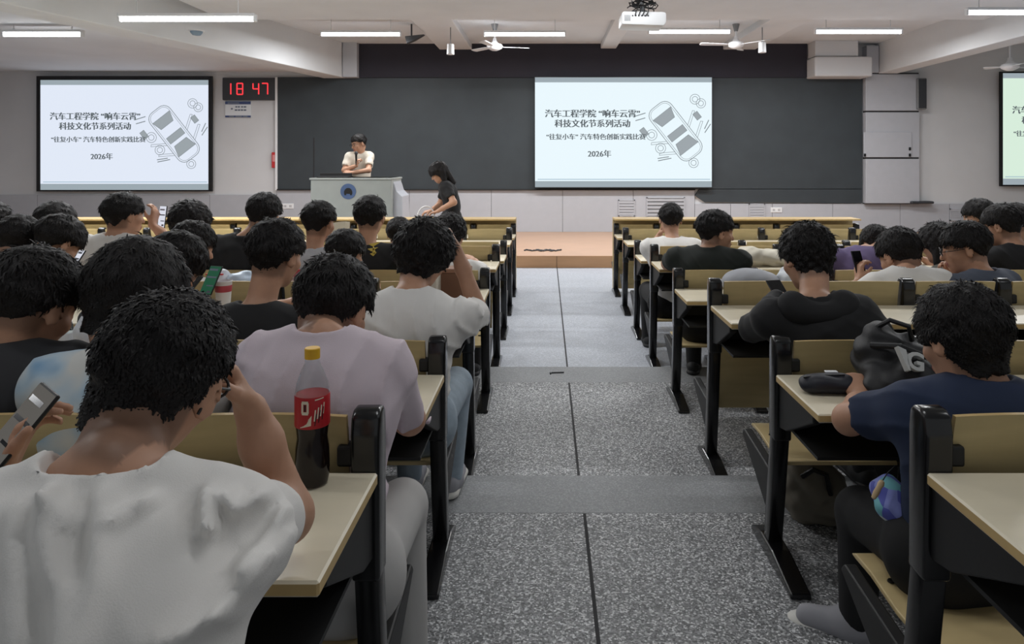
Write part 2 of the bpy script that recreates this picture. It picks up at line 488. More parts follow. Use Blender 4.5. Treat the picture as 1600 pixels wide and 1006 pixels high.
for ch, cx in (('1', 357), ('8', 375.5), ('4', 400.5), ('7', 414.5)):
    s = MB(); hw, hh, t_ = 4.4 * kk, 8.6 * kk, .95 * kk; x0 = (cx - 390) * kk
    g = {'a': (-hw, hw, hh - t_, hh + t_), 'd': (-hw, hw, -hh - t_, -hh + t_), 'g': (-hw, hw, -t_, t_), 'b': (hw - t_, hw + t_, 0, hh), 'c': (hw - t_, hw + t_, -hh, 0), 'f': (-hw - t_, -hw + t_, 0, hh), 'e': (-hw - t_, -hw + t_, -hh, 0)}
    for q in seg7(ch):
        u0, u1, v0, v1 = g[q]; s.box(x0 + u0, x0 + u1, -.024, -.02, v0, v1)
    s.obj('digit', M_led, ck)
sg = thing('notice', 'small white notice with blue bars below the digital clock', 'notice', W(372, 171, .02))
M_nw = mat('notice white', (222, 226, 230), .6); M_nb = mat('notice blue', (60, 76, 120), .6); M_nt = mat('notice text grey', (110, 120, 136), .6)
s = MB(); s.box(-20 * kk, 20 * kk, -.004, .02, -12.5 * kk, 12.5 * kk, bev=.002); s.obj('sheet', M_nw, sg)
s = MB(); s.box(-20 * kk, 20 * kk, -.007, -.003, 8 * kk, 12.5 * kk); s.box(-20 * kk, 20 * kk, -.007, -.003, -12.5 * kk, -9.5 * kk); s.obj('bar', M_nb, sg)
s = MB()
for x0, x1, z in ((-4, -1, 4), (0, 3, 4), (5, 8, 4), (9, 13, 4), (-5, -1, -1), (0, 3.5, -1), (4.5, 8, -1), (9, 13, -1), (-11, -8, 1), (-16, 2, 10), (-14, -6, -11), (-4, 6, -11), (8, 15, -11)):
    s.box(x0 * kk, x1 * kk, -.009, -.006, (z - 1.2) * kk, (z + 1.2) * kk)
s.obj('faint_lettering', M_nt, sg)
fa = thing('alarm_box', 'small red fire alarm box beside the blackboard', 'alarm box', W(428.5, 250, .05))
s = MB(); s.box(-.05, .05, -.01, .05, -.15, .15, bev=.01); s.obj('case', M_red, fa)
s = MB(); s.box(-.03, .03, -.014, -.009, -.03, .10, bev=.002); s.obj('window', mat('alarm pane', (215, 140, 140), .3), fa)
for q, (x, y, lb) in enumerate(((450, 322, 'white wall socket on the grey panels left of the podium'), (1213, 328, 'white wall socket on the grey panels right of the aisle'))):
    so = thing('wall_socket', lb, 'socket', W(x, y, .04), group='wall sockets')
    s = MB(); s.box(-.11, .11, -.008, .006, -.05, .05, bev=.006); s.obj('plate', M_white, so)
    for dx_ in (-.05, .05):
        s = MB(); s.box(dx_ - .016, dx_ - .008, -.01, -.006, -.02, .02); s.box(dx_ + .008, dx_ + .016, -.01, -.006, -.02, .02); s.obj('slot', M_dgrey, so)
for q, (x0, x1, y0, y1, lb) in enumerate(((966, 992, 312, 338, 'narrow louvred vent in the grey wall panels, left of two by the screen'), (1010, 1070, 308, 340, 'wide louvred vent in the grey wall panels below the hanging screen'),
                                          (1170, 1195, 318, 342, 'small louvred vent in the grey panels under the blackboard corner'), (1484, 1510, 326, 345, 'louvred vent in the grey panels at the far right wall'))):
    v = thing('wall_vent', lb, 'vent', W((x0 + x1) / 2, (y0 + y1) / 2, .045), group='louvred wall vents')
    hw, hh = (x1 - x0) / 2 * kk, (y1 - y0) / 2 * kk
    s = MB(); s.box(-hw, hw, -.012, .01, hh - .02, hh); s.box(-hw, hw, -.012, .01, -hh, -hh + .02); s.box(-hw, -hw + .02, -.012, .01, -hh, hh); s.box(hw - .02, hw, -.012, .01, -hh, hh); s.obj('frame', M_wains, v)
    s = MB(); n = 5
    for i in range(n):
        z = -hh + .02 + (i + .5) * (2 * hh - .04) / n
        s.box(-hw + .02, hw - .02, -.008, .008, z - .022, z + .022, M=None)
    s.obj('louvre', M_wains, v)
    s = MB(); s.box(-hw + .01, hw - .01, .006, .012, -hh + .01, hh - .01); s.obj('backing', M_mgrey, v)

# ------------------------------------------------------------------ ceiling fittings
def tube_lamp(c, L, label, shown=True, watt=1.0, top=3.8):
    t = thing('tube_lamp', label, 'ceiling lamp', c, group='fluorescent tube lamps')
    s = MB(); s.box(-L / 2 - .02, L / 2 + .02, -.045, .045, .025, .06, bev=.008); s.obj('housing', M_white, t)
    s = MB(); s.tube([(-L / 2, 0, 0), (L / 2, 0, 0)], .026, 10)
    s.obj('tube', M_tube, t)
    for x in (-L * .38, L * .38):
        s = MB(); s.tube([(x, 0, .06), (x, 0, top - c[2])], .006, 6); s.obj('hanger', M_white, t)
    for x in (-L / 2 - .012, L / 2 + .012):
        s = MB(); s.box(x - .012, x + .012, -.03, .03, -.03, .03, bev=.006); s.obj('end_cap', M_white, t)
    la = bpy.data.lights.new('tube_light', 'AREA'); la.shape = 'RECTANGLE'; la.size = L; la.size_y = .08; la.energy = LAMP_W * watt * L / 1.2
    la.color = (.97, .985, 1.0)
    lo = bpy.data.objects.new('tube_light', la); COL.objects.link(lo); lo.parent = t; lo.location = (0, 0, -.035)
    return t


for px_, py_, wpx, Y, lb in ((564, 54, 122, 11.2, 'lit tube lamp near the wall above the left part of the blackboard'), (820, 54, 124, 11.2, 'lit tube lamp behind the ceiling fan left of the projector'),
                             (1077, 50, 125, 11.1, 'lit tube lamp just right of the projector'), (1341, 50, 132, 10.7, 'lit tube lamp above the right end of the blackboard'),
                             (1585, 20, 146, 8.4, 'lit tube lamp cut by the top right picture corner'), (67, 54, 120, 8.9, 'short lit tube lamp at the top left picture corner'),
                             (293, 30, 208, 7.7, 'longest lit tube lamp, above the red clock')):
    tube_lamp(P(px_, py_, Y), wpx * Y / FPX, lb, top=3.8 if px_ > 200 else 3.27)
# the same lamps carry on over the seats, behind the top edge of the picture
for y in (5.9, 1.6):
    for x in (-5.6, -2.6, .4, 3.4, 6.9):
        tube_lamp((x, y, 3.1 if x < -5 else 3.5), 1.24, 'tube lamp over the seats above the picture', top=3.27 if x < -5 else 3.8, watt=.13 if y < 3 else .55)


def fan(c, label, yaw, top=3.8, R_=.62):
    t = thing('ceiling_fan', label, 'ceiling fan', c, yaw, group='ceiling fans')
    s = MB(); s.tube([(0, 0, .1), (0, 0, top - c[2])], .014, 8); s.obj('rod', M_white, t)
    s = MB(); s.lathe([(.0, -.07), (.05, -.065), (.12, -.03), (.135, .0), (.12, .035), (.06, .06), (.035, .1), (.03, .14), (0, .14)], 20); s.obj('motor', M_white, t, smooth=True)
    s = MB(); s.lathe([(.0, top - c[2] - .12), (.03, top - c[2] - .12), (.06, top - c[2]), (0, top - c[2])], 14); s.obj('ceiling_cup', M_mgrey, t)
    for k in range(3):
        a_ = k * 2 * math.pi / 3
        s = MB(); s.prism([(.12, -.02), (.22, -.05), (R_ - .03, -.065), (R_, -.03), (R_, .03), (R_ - .03, .05), (.22, .04), (.12, .02)], 'z', -.004, .004)
        o = s.obj('blade', M_white, t); o.rotation_euler = (math.radians(10), 0, a_)


fan(P(773, 73, 11.6), 'white ceiling fan in front of the second tube lamp from left of blackboard', .25, R_=.58)
fan(P(1150, 70, 11.6), 'white ceiling fan at the right end of the tube lamp beside the projector', 1.2, R_=.62)
fan(P(1578, 104, 11.2), 'white ceiling fan hanging in front of the right wall', .4, R_=.36)
for x, y, lb in ((704, 77, 'white canister spot hanging left of the blackboard fan'), (1191, 74, 'white canister spot hanging right of the right-hand fan')):
    c = P(x, y, 11.2); t = thing('spot_lamp', lb, 'spot lamp', c, group='canister spots')
    s = MB(); s.lathe([(0, -.085), (.058, -.085), (.062, -.08), (.055, .08), (0, .085)], 16); s.obj('can', M_white, t, smooth=True)
    s = MB(); s.tube([(0, 0, .08), (0, 0, 3.67 - c.z)], .008, 6); s.obj('stem', M_mgrey, t)
# projector
c = P(1003, 33, 7.0)
t = thing('projector', 'white ceiling projector with a bundle of black cables', 'projector', c)
s = MB(); s.prism([(-.215, -.06), (.195, -.075), (.215, -.04), (.215, .05), (.19, .06), (-.20, .065), (-.215, .05)], 'y', -.16, .16, bev=.012); s.obj('case', M_white, t, smooth=True)
s = MB(); s.lathe([(0, 0), (.035, 0), (.045, .03), (.045, .05), (0, .05)], 16, Matrix.Translation((.08, .155, 0)) @ Matrix.Rotation(-math.pi / 2, 4, 'X')); s.obj('lens', M_dgrey, t)
s = MB()
for i in range(5): s.box(-.19 + i * .012, -.185 + i * .012, -.163, -.159, -.03, .03)
for i in range(6): s.box(-.12 + i * .03, -.105 + i * .03, -.164, -.159, .015, .03)
s.obj('socket_panel', M_dgrey, t)
s = MB(); s.tube([(0, 0, .06), (0, 0, 3.8 - c.z)], .022, 10); s.box(-.1, .1, -.08, .08, .055, .075, bev=.005); s.obj('mount', M_mgrey, t)
s = MB()
rnd = random.Random(3)
for k in range(9):
    r0 = .07 + .05 * rnd.random(); z0 = .09 + .10 * rnd.random(); p0 = rnd.random() * 6.28
    s.tube([(r0 * 1.35 * math.cos(p0 + q * .55), r0 * .6 * math.sin(p0 + q * .55) - .05, z0 + .02 * math.sin(q * 1.3 + k)) for q in range(11)], .0055, 6)
for k in range(4):
    s.tube([(-.05 + .03 * k, -.15, .12), (-.08 + .04 * k, -.18, .06), (-.09 + .035 * k, -.168, .02)], .005, 6)
s.obj('cable', M_blackp, t, smooth=True)
# small dome detector and camera bracket
c = P(307, 70, 9.3); t = thing('smoke_detector', 'bluish dome detector on the left ceiling', 'detector', (c.x, c.y, 3.27))
s = MB(); s.lathe([(0, -.07), (.05, -.06), (.075, -.03), (.08, 0), (0, 0)], 18); s.obj('dome', mat('bluish dome', (128, 150, 170), .4), t, smooth=True)
s = MB(); s.lathe([(0, -.012), (.1, -.012), (.1, 0), (0, 0)], 18); s.obj('base', M_white, t)
c = P(643, 62, 11.6); t = thing('security_camera', 'dark wedge-shaped camera under the ceiling beside the left tube lamp', 'camera', c)
s = MB(); s.prism([(-.10, .05), (.22, .08), (.05, -.02), (-.07, -.07)], 'y', -.06, .06, bev=.01); s.obj('case', M_dgrey, t)
s = MB(); s.tube([(0, 0, .03), (0, 0, 3.8 - c.z)], .014, 8); s.obj('stem', M_dgrey, t)

# ------------------------------------------------------------------ podium
pd = thing('lectern', 'grey teaching podium with a round blue emblem on the platform', 'podium', P(560, 0, 10.75).xy.to_3d() + Vector((0, 0, .17)))
k = 10.4 / FPX
xl, xr = (495 - 560) * k, (622 - 560) * k; zt = P(0, 278, 10.4).z - .17
s = MB(); s.box(xl, xr, -.35, .35, .28, zt, bev=.015); s.obj('cabinet', M_pod, pd)
s = MB(); s.prism([(xr - .02, .12), (xr - .02, zt - .02), (xr + .02, zt - .1), (xr + .05, zt - .2), (xr + .13, zt - .28), (xr + .15, .12)], 'y', -.25, .3, bev=.01); s.obj('side_wing', M_wains, pd)
s = MB(); s.box(xl + .02, xr - .02, -.32, .32, .0, .28, bev=.01); s.obj('plinth', M_dgrey if False else mat('podium plinth', (120, 124, 124), .6), pd)
s = MB(); s.box(xl - .015, xr + .01, -.37, .37, zt - .03, zt, bev=.01); s.obj('top', M_pod, pd)
em = MB(); zc_ = P(0, 299, 10.4).z - .17; xc_ = (554 - 560) * k
em.lathe([(0, 0), (.115, 0), (.115, .006), (.085, .006), (.085, .003), (0, .003)], 32, Matrix.Translation((xc_, -.351, zc_)) @ Matrix.Rotation(math.pi / 2, 4, 'X'))
e1 = em.obj('emblem', M_blue, pd)
em = MB()
em.prism([(-.06, -.035), (.06, -.035), (.06, 0), (.045, .03), (.02, .05), (-.02, .05), (-.045, .03), (-.06, 0)], 'y', -.009, -.003)
em.box(-.055, -.03, -.009, -.003, -.055, -.035); em.box(.03, .055, -.009, -.003, -.055, -.035)
o = em.obj('emblem_car', M_blackp, e1); o.location = (xc_, -.351, zc_)
mn = thing('monitor', 'black console screen lying on the podium top', 'monitor', (pd.location.x - .32, 10.62, zt + .17))
s = MB(); s.box(-.24, .24, -.12, .12, 0, .022, bev=.006); s.obj('base', M_blackp, mn)
s = MB(); s.box(-.24, .24, -.012, .012, 0, .06, bev=.005); o = s.obj('screen', M_blackp, mn); o.location = (0, .06, .01)

# ------------------------------------------------------------------ benches
PITCH = .465
OCC = {}                                            # (row, side) -> x positions of sitters, filled from PEOPLE


def bench(row, side, n, label, occ):
    """one fixed row: black posts with feet, plywood backs, flap seats in front and one long desk behind"""
    Yp, fz, zt = RZ[row]
    x0 = .82 if side > 0 else -.378
    root = thing('lecture_bench', label, 'bench', (x0, Yp, fz), group='fixed lecture benches')
    h = zt - fz; sgn = side
    me_post = me_foot = None
    dz = h - .125                                    # underside of desk board .025 below
    for i in range(n + 1):
        x = sgn * PITCH * i
        if i == 0:
            s = MB()
            s.prism([(-.028, h - .36), (-.038, h - .05), (-.03, h - .012), (-.012, h), (.018, h), (.032, h - .012), (.038, h - .05), (.040, h - .36)], 'x', -.030, .030, bev=.009, seg=3)
            s.prism([(.002 + .06, .0), (-.022, h - .34), (.036, h - .34), (.058 + .06, .0)], 'x', -.027, .027, bev=.008)
            me_post = s.mesh('support_post', True, 35)
            s = MB(); s.prism([(-.20, 0), (-.20, .018), (.0, .05), (.13, .05), (.24, .018), (.24, 0)], 'x', -.034, .034, bev=.006)
            me_foot = s.mesh('foot', False)
            s = MB()
            s.prism([(-.01, dz - .03), (-.34, dz - .03), (-.34, dz - .055), (-.10, dz - .17), (.0, dz - .19)], 'x', -.016, .016, bev=.004)
            me_arm = s.mesh('desk_bracket', False)
            s = MB(); s.prism([(.03, .27), (.06, .30), (.40, .325), (.42, .30), (.30, .24), (.12, .15), (.06, .15)], 'x', -.018, .018, bev=.006)
            me_sb = s.mesh('seat_bracket', False)
            s = MB(); s.box(-.018, .018, -.02, .02, -.022, .022, bev=.006); me_lug = s.mesh('back_lug', False)
        p = link('support_post', me_post, None if me_post.materials else M_post, root, (x, 0, 0))
        link('foot', me_foot, None if me_foot.materials else M_post, p)
        a_ = link('desk_bracket', me_arm, None if me_arm.materials else M_matte, p)
        link('seat_bracket', me_sb, None if me_sb.materials else M_matte, p)
        if i < n:
            link('back_lug', me_lug, None if me_lug.materials else M_matte, p, (sgn * .045, .0, h - .10))
    # backs and seats
    t = bmesh.new(); nx, nz = 8, 6; bw = PITCH - .085; grid = []
    for face in (0, 1):
        for j_ in range(nz + 1):
            for i_ in range(nx + 1):
                u = i_ / nx - .5; v = j_ / nz
                y = -.012 + .028 * (1 - (2 * u) ** 2) * .5 - .03 * (v - .5) ** 2 + .035 * (1 - v) + (0 if face == 0 else .013)
                grid.append(t.verts.new((u * bw, y, h - .285 + v * .27)))
    N = (nx + 1) * (nz + 1)
    for j_ in range(nz):
        for i_ in range(nx):
            a = j_ * (nx + 1) + i_
            t.faces.new([grid[q] for q in (a, a + 1, a + nx + 2, a + nx + 1)]); t.faces.new([grid[N + q] for q in (a + nx + 1, a + nx + 2, a + 1, a)])
    bd = [i_ for i_ in range(nx + 1)] + [j_ * (nx + 1) + nx for j_ in range(1, nz + 1)] + [nz * (nx + 1) + i_ for i_ in range(nx - 1, -1, -1)] + [j_ * (nx + 1) for j_ in range(nz - 1, 0, -1)]
    rim = []
    for q in range(len(bd)):
        a, b = bd[q], bd[(q + 1) % len(bd)]; f = t.faces.new([grid[a], grid[N + a], grid[N + b], grid[b]]); f.material_index = 1; rim.append(f)
    bmesh.ops.recalc_face_normals(t, faces=t.faces)
    me_back = bpy.data.meshes.new('backrest'); t.to_mesh(me_back); t.free()
    me_back.materials.append(M_ply); me_back.materials.append(M_edge)
    def seat_mesh():
        s = MB(); d = .40; w_ = PITCH - .055
        s.prism([(.055, -.012), (.055, .002), (.20, -.008), (.34, .004), (.43, .0), (.455, -.012), (.43, -.014), (.34, -.010), (.20, -.022)], 'x', -w_ / 2, w_ / 2, bev=.003)
        return s.mesh('seat_board')
    me_seat = seat_mesh(); me_seat.materials.append(M_seat)
    s = MB(); s.box(-.17, .17, -.006, .006, -.20, .20, bev=.005); me_fold = s.mesh('seat_board_folded'); me_fold.materials.append(M_ply)
    for i in range(n):
        x = sgn * PITCH * (i + .5)
        link('backrest', me_back, None, root, (x, 0, 0))
        wx = x0 + x
        if any(abs(wx - ox) < .26 for ox in occ):
            st_ = link('seat_board', me_seat, None, root, (x, 0, .335))
            if i == 0:
                b_ = MB(); b_.lathe([(0, .0), (.010, .0), (.008, .004), (0, .004)], 10); b_.obj('bolt', M_hole, st_, (-sgn * .17, .30, .002))
        else:
            me2 = me_fold
            o = link('seat_board', me2, None, root, (x, .135, .46)); o.rotation_euler = (math.radians(-8), 0, 0); o.scale = (1.14, 1, 1)
    # desk
    L = PITCH * n
    xa, xb = (-.028, L) if sgn > 0 else (-L, .028)
    s = MB(); s.box(xa, xb, -.415, -.034, dz - .026, dz, bev=.004, seg=1)
    me = s.mesh('desktop')
    me.materials.append(M_desk); me.materials.append(M_edge)
    for f in me.polygons:
        f.material_index = 0 if abs(f.normal.z) > .5 else 1
    link('desktop', me, None, root)
    s = MB(); s.box(xa + .03, xb - .03, -.33, -.04, dz - .17, dz - .160); s.box(xa + .03, xb - .03, -.05, -.04, dz - .17, dz - .06); s.obj('book_tray', M_matte, root)
    return root


# ------------------------------------------------------------------ implicit body modelling
class Field:
    def __init__(s):
        s.ops = []; s.lo = np.full(3, 1e9); s.hi = np.full(3, -1e9)

    def _bb(s, lo, hi, grow=True):
        if grow:
            s.lo = np.minimum(s.lo, lo); s.hi = np.maximum(s.hi, hi)

    def cap(s, a, b, ra, rb=None, k=.02, n=None, ratio=1.0, sub=False):
        a = np.array(a, float); b = np.array(b, float); rb = ra if rb is None else rb; r = max(ra, rb)
        lo = np.minimum(a, b) - r; hi = np.maximum(a, b) + r; s._bb(lo, hi, not sub)
        s.ops.append(('cap', lo, hi, k, sub, (a, b, ra, rb, None if n is None else np.array(n, float), ratio))); return s

    def ell(s, c, r, R=None, k=.02, sub=False):
        c = np.array(c, float); r = np.array(r, float); R = np.eye(3) if R is None else np.array(R, float); m = r.max()
        ext = np.sqrt(((R * r[None, :]) ** 2).sum(1)); s._bb(c - ext, c + ext, not sub)
        s.ops.append(('ell', c - ext, c + ext, k, sub, (c, r, R))); return s

    def fn(s, f, lo=None, hi=None):
        s.ops.append(('fn', lo, hi, 0, False, f)); return s

    def mesh(s, res, pad=.03):
        lo = s.lo - pad; n = np.ceil((s.hi + pad - lo) / res).astype(int) + 1
        F = np.full(n, .08, np.float32)
        ax = [(lo[i] + res * np.arange(n[i])).astype(np.float32) for i in range(3)]
        for typ, l, h, k, sub, arg in s.ops:
            if l is None: sl = tuple(slice(0, n[i]) for i in range(3))
            else:
                m = max(k * 1.3, 0) + 3 * res
                i0 = np.clip(np.floor((l - m - lo) / res).astype(int), 0, n); i1 = np.clip(np.ceil((h + m - lo) / res).astype(int) + 1, 0, n)
                if (i1 <= i0).any(): continue
                sl = tuple(slice(i0[i], i1[i]) for i in range(3))
            X = ax[0][sl[0]][:, None, None]; Y = ax[1][sl[1]][None, :, None]; Z = ax[2][sl[2]][None, None, :]
            f = F[sl]
            if typ == 'fn':
                F[sl] = arg(X, Y, Z, f); continue
            if typ == 'cap':
                a, b, ra, rb, nn, ratio = arg
                px, py, pz = X - a[0], Y - a[1], Z - a[2]; d = b - a
                if nn is not None:
                    q = (px * nn[0] + py * nn[1] + pz * nn[2]) * (1 / ratio - 1); px = px + q * nn[0]; py = py + q * nn[1]; pz = pz + q * nn[2]
                    d = d + (d @ nn) * (1 / ratio - 1) * nn
                L2 = max(d @ d, 1e-9); t = np.clip((px * d[0] + py * d[1] + pz * d[2]) / L2, 0, 1)
                v = np.sqrt((px - t * d[0]) ** 2 + (py - t * d[1]) ** 2 + (pz - t * d[2]) ** 2) - (ra + (rb - ra) * t)
            else:
                c, r, R = arg
                px, py, pz = X - c[0], Y - c[1], Z - c[2]
                q = [px * R[0, i] + py * R[1, i] + pz * R[2, i] for i in range(3)]
                k0 = np.sqrt(sum((q[i] / r[i]) ** 2 for i in range(3))); k1 = np.sqrt(sum((q[i] / r[i] ** 2) ** 2 for i in range(3))) + 1e-9
                v = k0 * (k0 - 1) / k1
            if sub: v = -v; hh = np.clip(.5 - .5 * (v - f) / max(k, 1e-5), 0, 1); F[sl] = v * (1 - hh) + f * hh + k * hh * (1 - hh)
            else: hh = np.clip(.5 + .5 * (v - f) / max(k, 1e-5), 0, 1); F[sl] = v * (1 - hh) + f * hh - k * hh * (1 - hh)
        return nets(F, lo, res)


def nets(F, lo, res):
    """surface nets: vertices and quads of the zero level of F"""
    n = F.shape
    for i in range(3):
        sl = [slice(None)] * 3; sl[i] = 0; F[tuple(sl)] = np.maximum(F[tuple(sl)], .01); sl[i] = -1; F[tuple(sl)] = np.maximum(F[tuple(sl)], .01)
    I = F < 0
    cnt = np.zeros((n[0] - 1, n[1] - 1, n[2] - 1), np.int8)
    for d in np.ndindex(2, 2, 2):
        cnt += I[d[0]:n[0] - 1 + d[0], d[1]:n[1] - 1 + d[1], d[2]:n[2] - 1 + d[2]]
    act = (cnt > 0) & (cnt < 8); idx = np.argwhere(act)
    num = np.full(act.shape, -1, np.int32); num[act] = np.arange(len(idx))
    pos = np.zeros((len(idx), 3)); c = np.zeros(len(idx))
    for axis in range(3):
        o1, o2 = [q for q in range(3) if q != axis]
        for e in np.ndindex(2, 2):
            off = np.zeros(3, int); off[o1], off[o2] = e
            p0 = idx + off; p1 = p0.copy(); p1[:, axis] += 1
            f0 = F[p0[:, 0], p0[:, 1], p0[:, 2]]; f1 = F[p1[:, 0], p1[:, 1], p1[:, 2]]
            m = (f0 < 0) != (f1 < 0); t = np.where(m, f0 / np.where(m, f0 - f1, 1), 0)
            q = off[None, :] + np.zeros((len(idx), 3)); q[:, axis] += t
            pos[m] += q[m]; c[m] += 1
    V = (idx + pos / c[:, None]) * res + lo
    Q = []
    for axis in range(3):
        o1, o2 = (axis + 1) % 3, (axis + 2) % 3
        s0 = [slice(0, n[i] - 1) for i in range(3)]; s1 = list(s0); s1[axis] = slice(1, n[axis])
        s0 = list(s0)
        A = I[tuple(s0)]; B = I[tuple(s1)]
        ed = np.argwhere(A != B); ed = ed[(ed[:, o1] > 0) & (ed[:, o2] > 0)]
        if not len(ed): continue
        flip = A[ed[:, 0], ed[:, 1], ed[:, 2]]
        u = np.zeros(3, int); u[o1] = 1; w_ = np.zeros(3, int); w_[o2] = 1
        g = lambda p: num[p[:, 0], p[:, 1], p[:, 2]]
        q = np.stack([g(ed), g(ed - u), g(ed - u - w_), g(ed - w_)], 1)
        q[~flip] = q[~flip][:, ::-1]
        Q.append(q)
    Q = np.concatenate(Q); Q = Q[(Q >= 0).all(1)]
    return V, Q


def np_mesh(name, V, Q, origin, color=None):
    me = bpy.data.meshes.new(name); V = V - np.array(origin)
    me.vertices.add(len(V)); me.vertices.foreach_set('co', V.astype(np.float32).ravel())
    me.loops.add(Q.size); me.loops.foreach_set('vertex_index', Q.astype(np.int32).ravel())
    me.polygons.add(len(Q)); me.polygons.foreach_set('loop_start', (np.arange(len(Q)) * 4).astype(np.int32)); me.polygons.foreach_set('loop_total', np.full(len(Q), 4, np.int32))
    me.polygons.foreach_set('use_smooth', np.ones(len(Q), bool))
    me.update(calc_edges=True); me.validate()
    if color is not None and len(me.vertices) == len(V):
        a = me.color_attributes.new('Col', 'FLOAT_COLOR', 'POINT'); a.data.foreach_set('color', np.concatenate([color, np.ones((len(V), 1))], 1).astype(np.float32).ravel())
    return me


M_skin = mat('skin', (196, 150, 122), .5, spec=.35, var=.05, vscale=30, attr=True)
M_hair = mat('black hair', (25, 22, 22), .6, spec=.25, var=.25, vscale=60, bump=.5, bscale=220, stretch=(1, 1, .25))
SHIRT = {
    'white': mat('white cotton', (224, 221, 217), .85, bump=.15, bscale=500, sheen=.1),
    'offwhite': mat('off-white cotton', (212, 204, 190), .85, bump=.15, bscale=500),
    'lavender': mat('lavender cotton', (206, 192, 200), .85, bump=.15, bscale=500),
    'black': mat('black cotton', (24, 24, 26), .85),
    'charcoal': mat('charcoal cotton', (44, 44, 47), .85),
    'darkgreen': mat('black green cotton', (24, 30, 26), .85),
    'navy': mat('navy cotton', (26, 40, 68), .85, var=.08, vscale=14),
    'purple': mat('purple cotton', (98, 84, 122), .85),
    'greyblue': mat('grey blue cotton', (78, 84, 98), .85),
    'mint': mat('mint cotton', (150, 182, 174), .85),
    'grey': mat('grey cotton', (104, 104, 98), .85),
    'lightgrey': mat('light grey cotton', (178, 178, 182), .85),
    'jeans': mat('pale denim', (150, 164, 176), .85, var=.15, vscale=18),
    'sweat': mat('light grey jersey', (178, 176, 174), .9),
    'darkpants': mat('black trousers', (18, 18, 20), .85),
}
m = mat('tie dye cotton', (200, 210, 220), .85); SHIRT['tiedye'] = m
nt = m.node_tree; n1 = nt.nodes.new('ShaderNodeTexNoise'); n1.inputs['Scale'].default_value = 7; n1.inputs['Detail'].default_value = 2
tc = nt.nodes.new('ShaderNodeTexCoord'); nt.links.new(tc.outputs['Object'], n1.inputs['Vector'])
r_ = nt.nodes.new('ShaderNodeValToRGB'); e = r_.color_ramp.elements
e[0].position = .38; e[0].color = lin((104, 150, 190)); e[1].position = .62; e[1].color = lin((214, 214, 210)); x = e.new(.5); x.color = lin((180, 200, 214))
nt.links.new(n1.outputs[0], r_.inputs[0]); nt.links.new(r_.outputs[0], nt.nodes['Principled BSDF'].inputs['Base Color'])
M_shoe = mat('grey shoe', (150, 150, 156), .7); M_sole = mat('pale sole', (206, 204, 198), .6)
M_bshoe = mat('dark shoe', (30, 30, 32), .7)
M_eye = mat('eye', (210, 205, 200), .2)
M_glass = mat('glasses frame', (20, 20, 22), .35)


def rot(yaw=0, pitch=0, roll=0):
    return np.array(Matrix.Rotation(math.radians(yaw), 3, 'Z') @ Matrix.Rotation(math.radians(roll), 3, 'Y') @ Matrix.Rotation(math.radians(-pitch), 3, 'X'))


def nrm(v):
    v = np.array(v, float); return v / max(np.linalg.norm(v), 1e-9)


def ik(s_, w_, a, b, pole):
    """elbow of a two-bone arm"""
    s_ = np.array(s_, float); w_ = np.array(w_, float); d = w_ - s_; L = np.linalg.norm(d)
    if L >= (a + b) * .985: return s_ + d * a / (a + b)
    if L < abs(a - b) + .02: L = abs(a - b) + .02
    x = (a * a - b * b + L * L) / (2 * L); h = math.sqrt(max(a * a - x * x, 0)); u = nrm(d)
    p = np.array(pole, float); p = nrm(p - (p @ u) * u)
    return s_ + u * x + p * h


def hand(F, wr, f, nrm_, side, curl=(.5, .7, .5), sc=1.0, spread=.0, thumb=.6):
    """palm, four fingers bent towards the palm side, and a thumb from the side of the palm"""
    f = nrm(f); n = nrm(np.array(nrm_) - (np.array(nrm_) @ f) * f); lat = np.cross(n, f) * side; wr = np.array(wr, float)
    kn = []
    for i, (o, l) in enumerate(((-.030, .082), (-.010, .089), (.011, .086), (.030, .078))):
        b = wr + lat * o * sc + f * l * sc; kn.append(b)
        F.cap(wr + lat * o * .55 * sc, b, .0125 * sc, .0115 * sc, k=.014)
    for i, (b, L) in enumerate(zip(kn, (.066, .076, .072, .056))):
        ang = 0; p = b; r = .0092 * sc
        for q, (fr, cu) in enumerate(zip((.45, .30, .25), curl)):
            ang += cu * (1 + .06 * (i - 1.5)); d = nrm(f * math.cos(ang) + n * math.sin(ang) + lat * spread * (i - 1.5) * .1); e_ = p + d * L * fr * sc
            F.cap(p, e_, r, r * .92, k=.004); p = e_; r *= .92
    b = wr + f * .022 * sc - lat * .022 * sc; d = nrm(f * .75 - lat * .62 + n * thumb)
    e_ = b + d * .045 * sc; F.cap(b, e_, .013 * sc, .0105 * sc, k=.012); d2 = nrm(d * .7 + f * .5 + n * .15); F.cap(e_, e_ + d2 * .032 * sc, .0105 * sc, .0085 * sc, k=.006)


SKINC = np.array(lin((186, 142, 116))[:3])


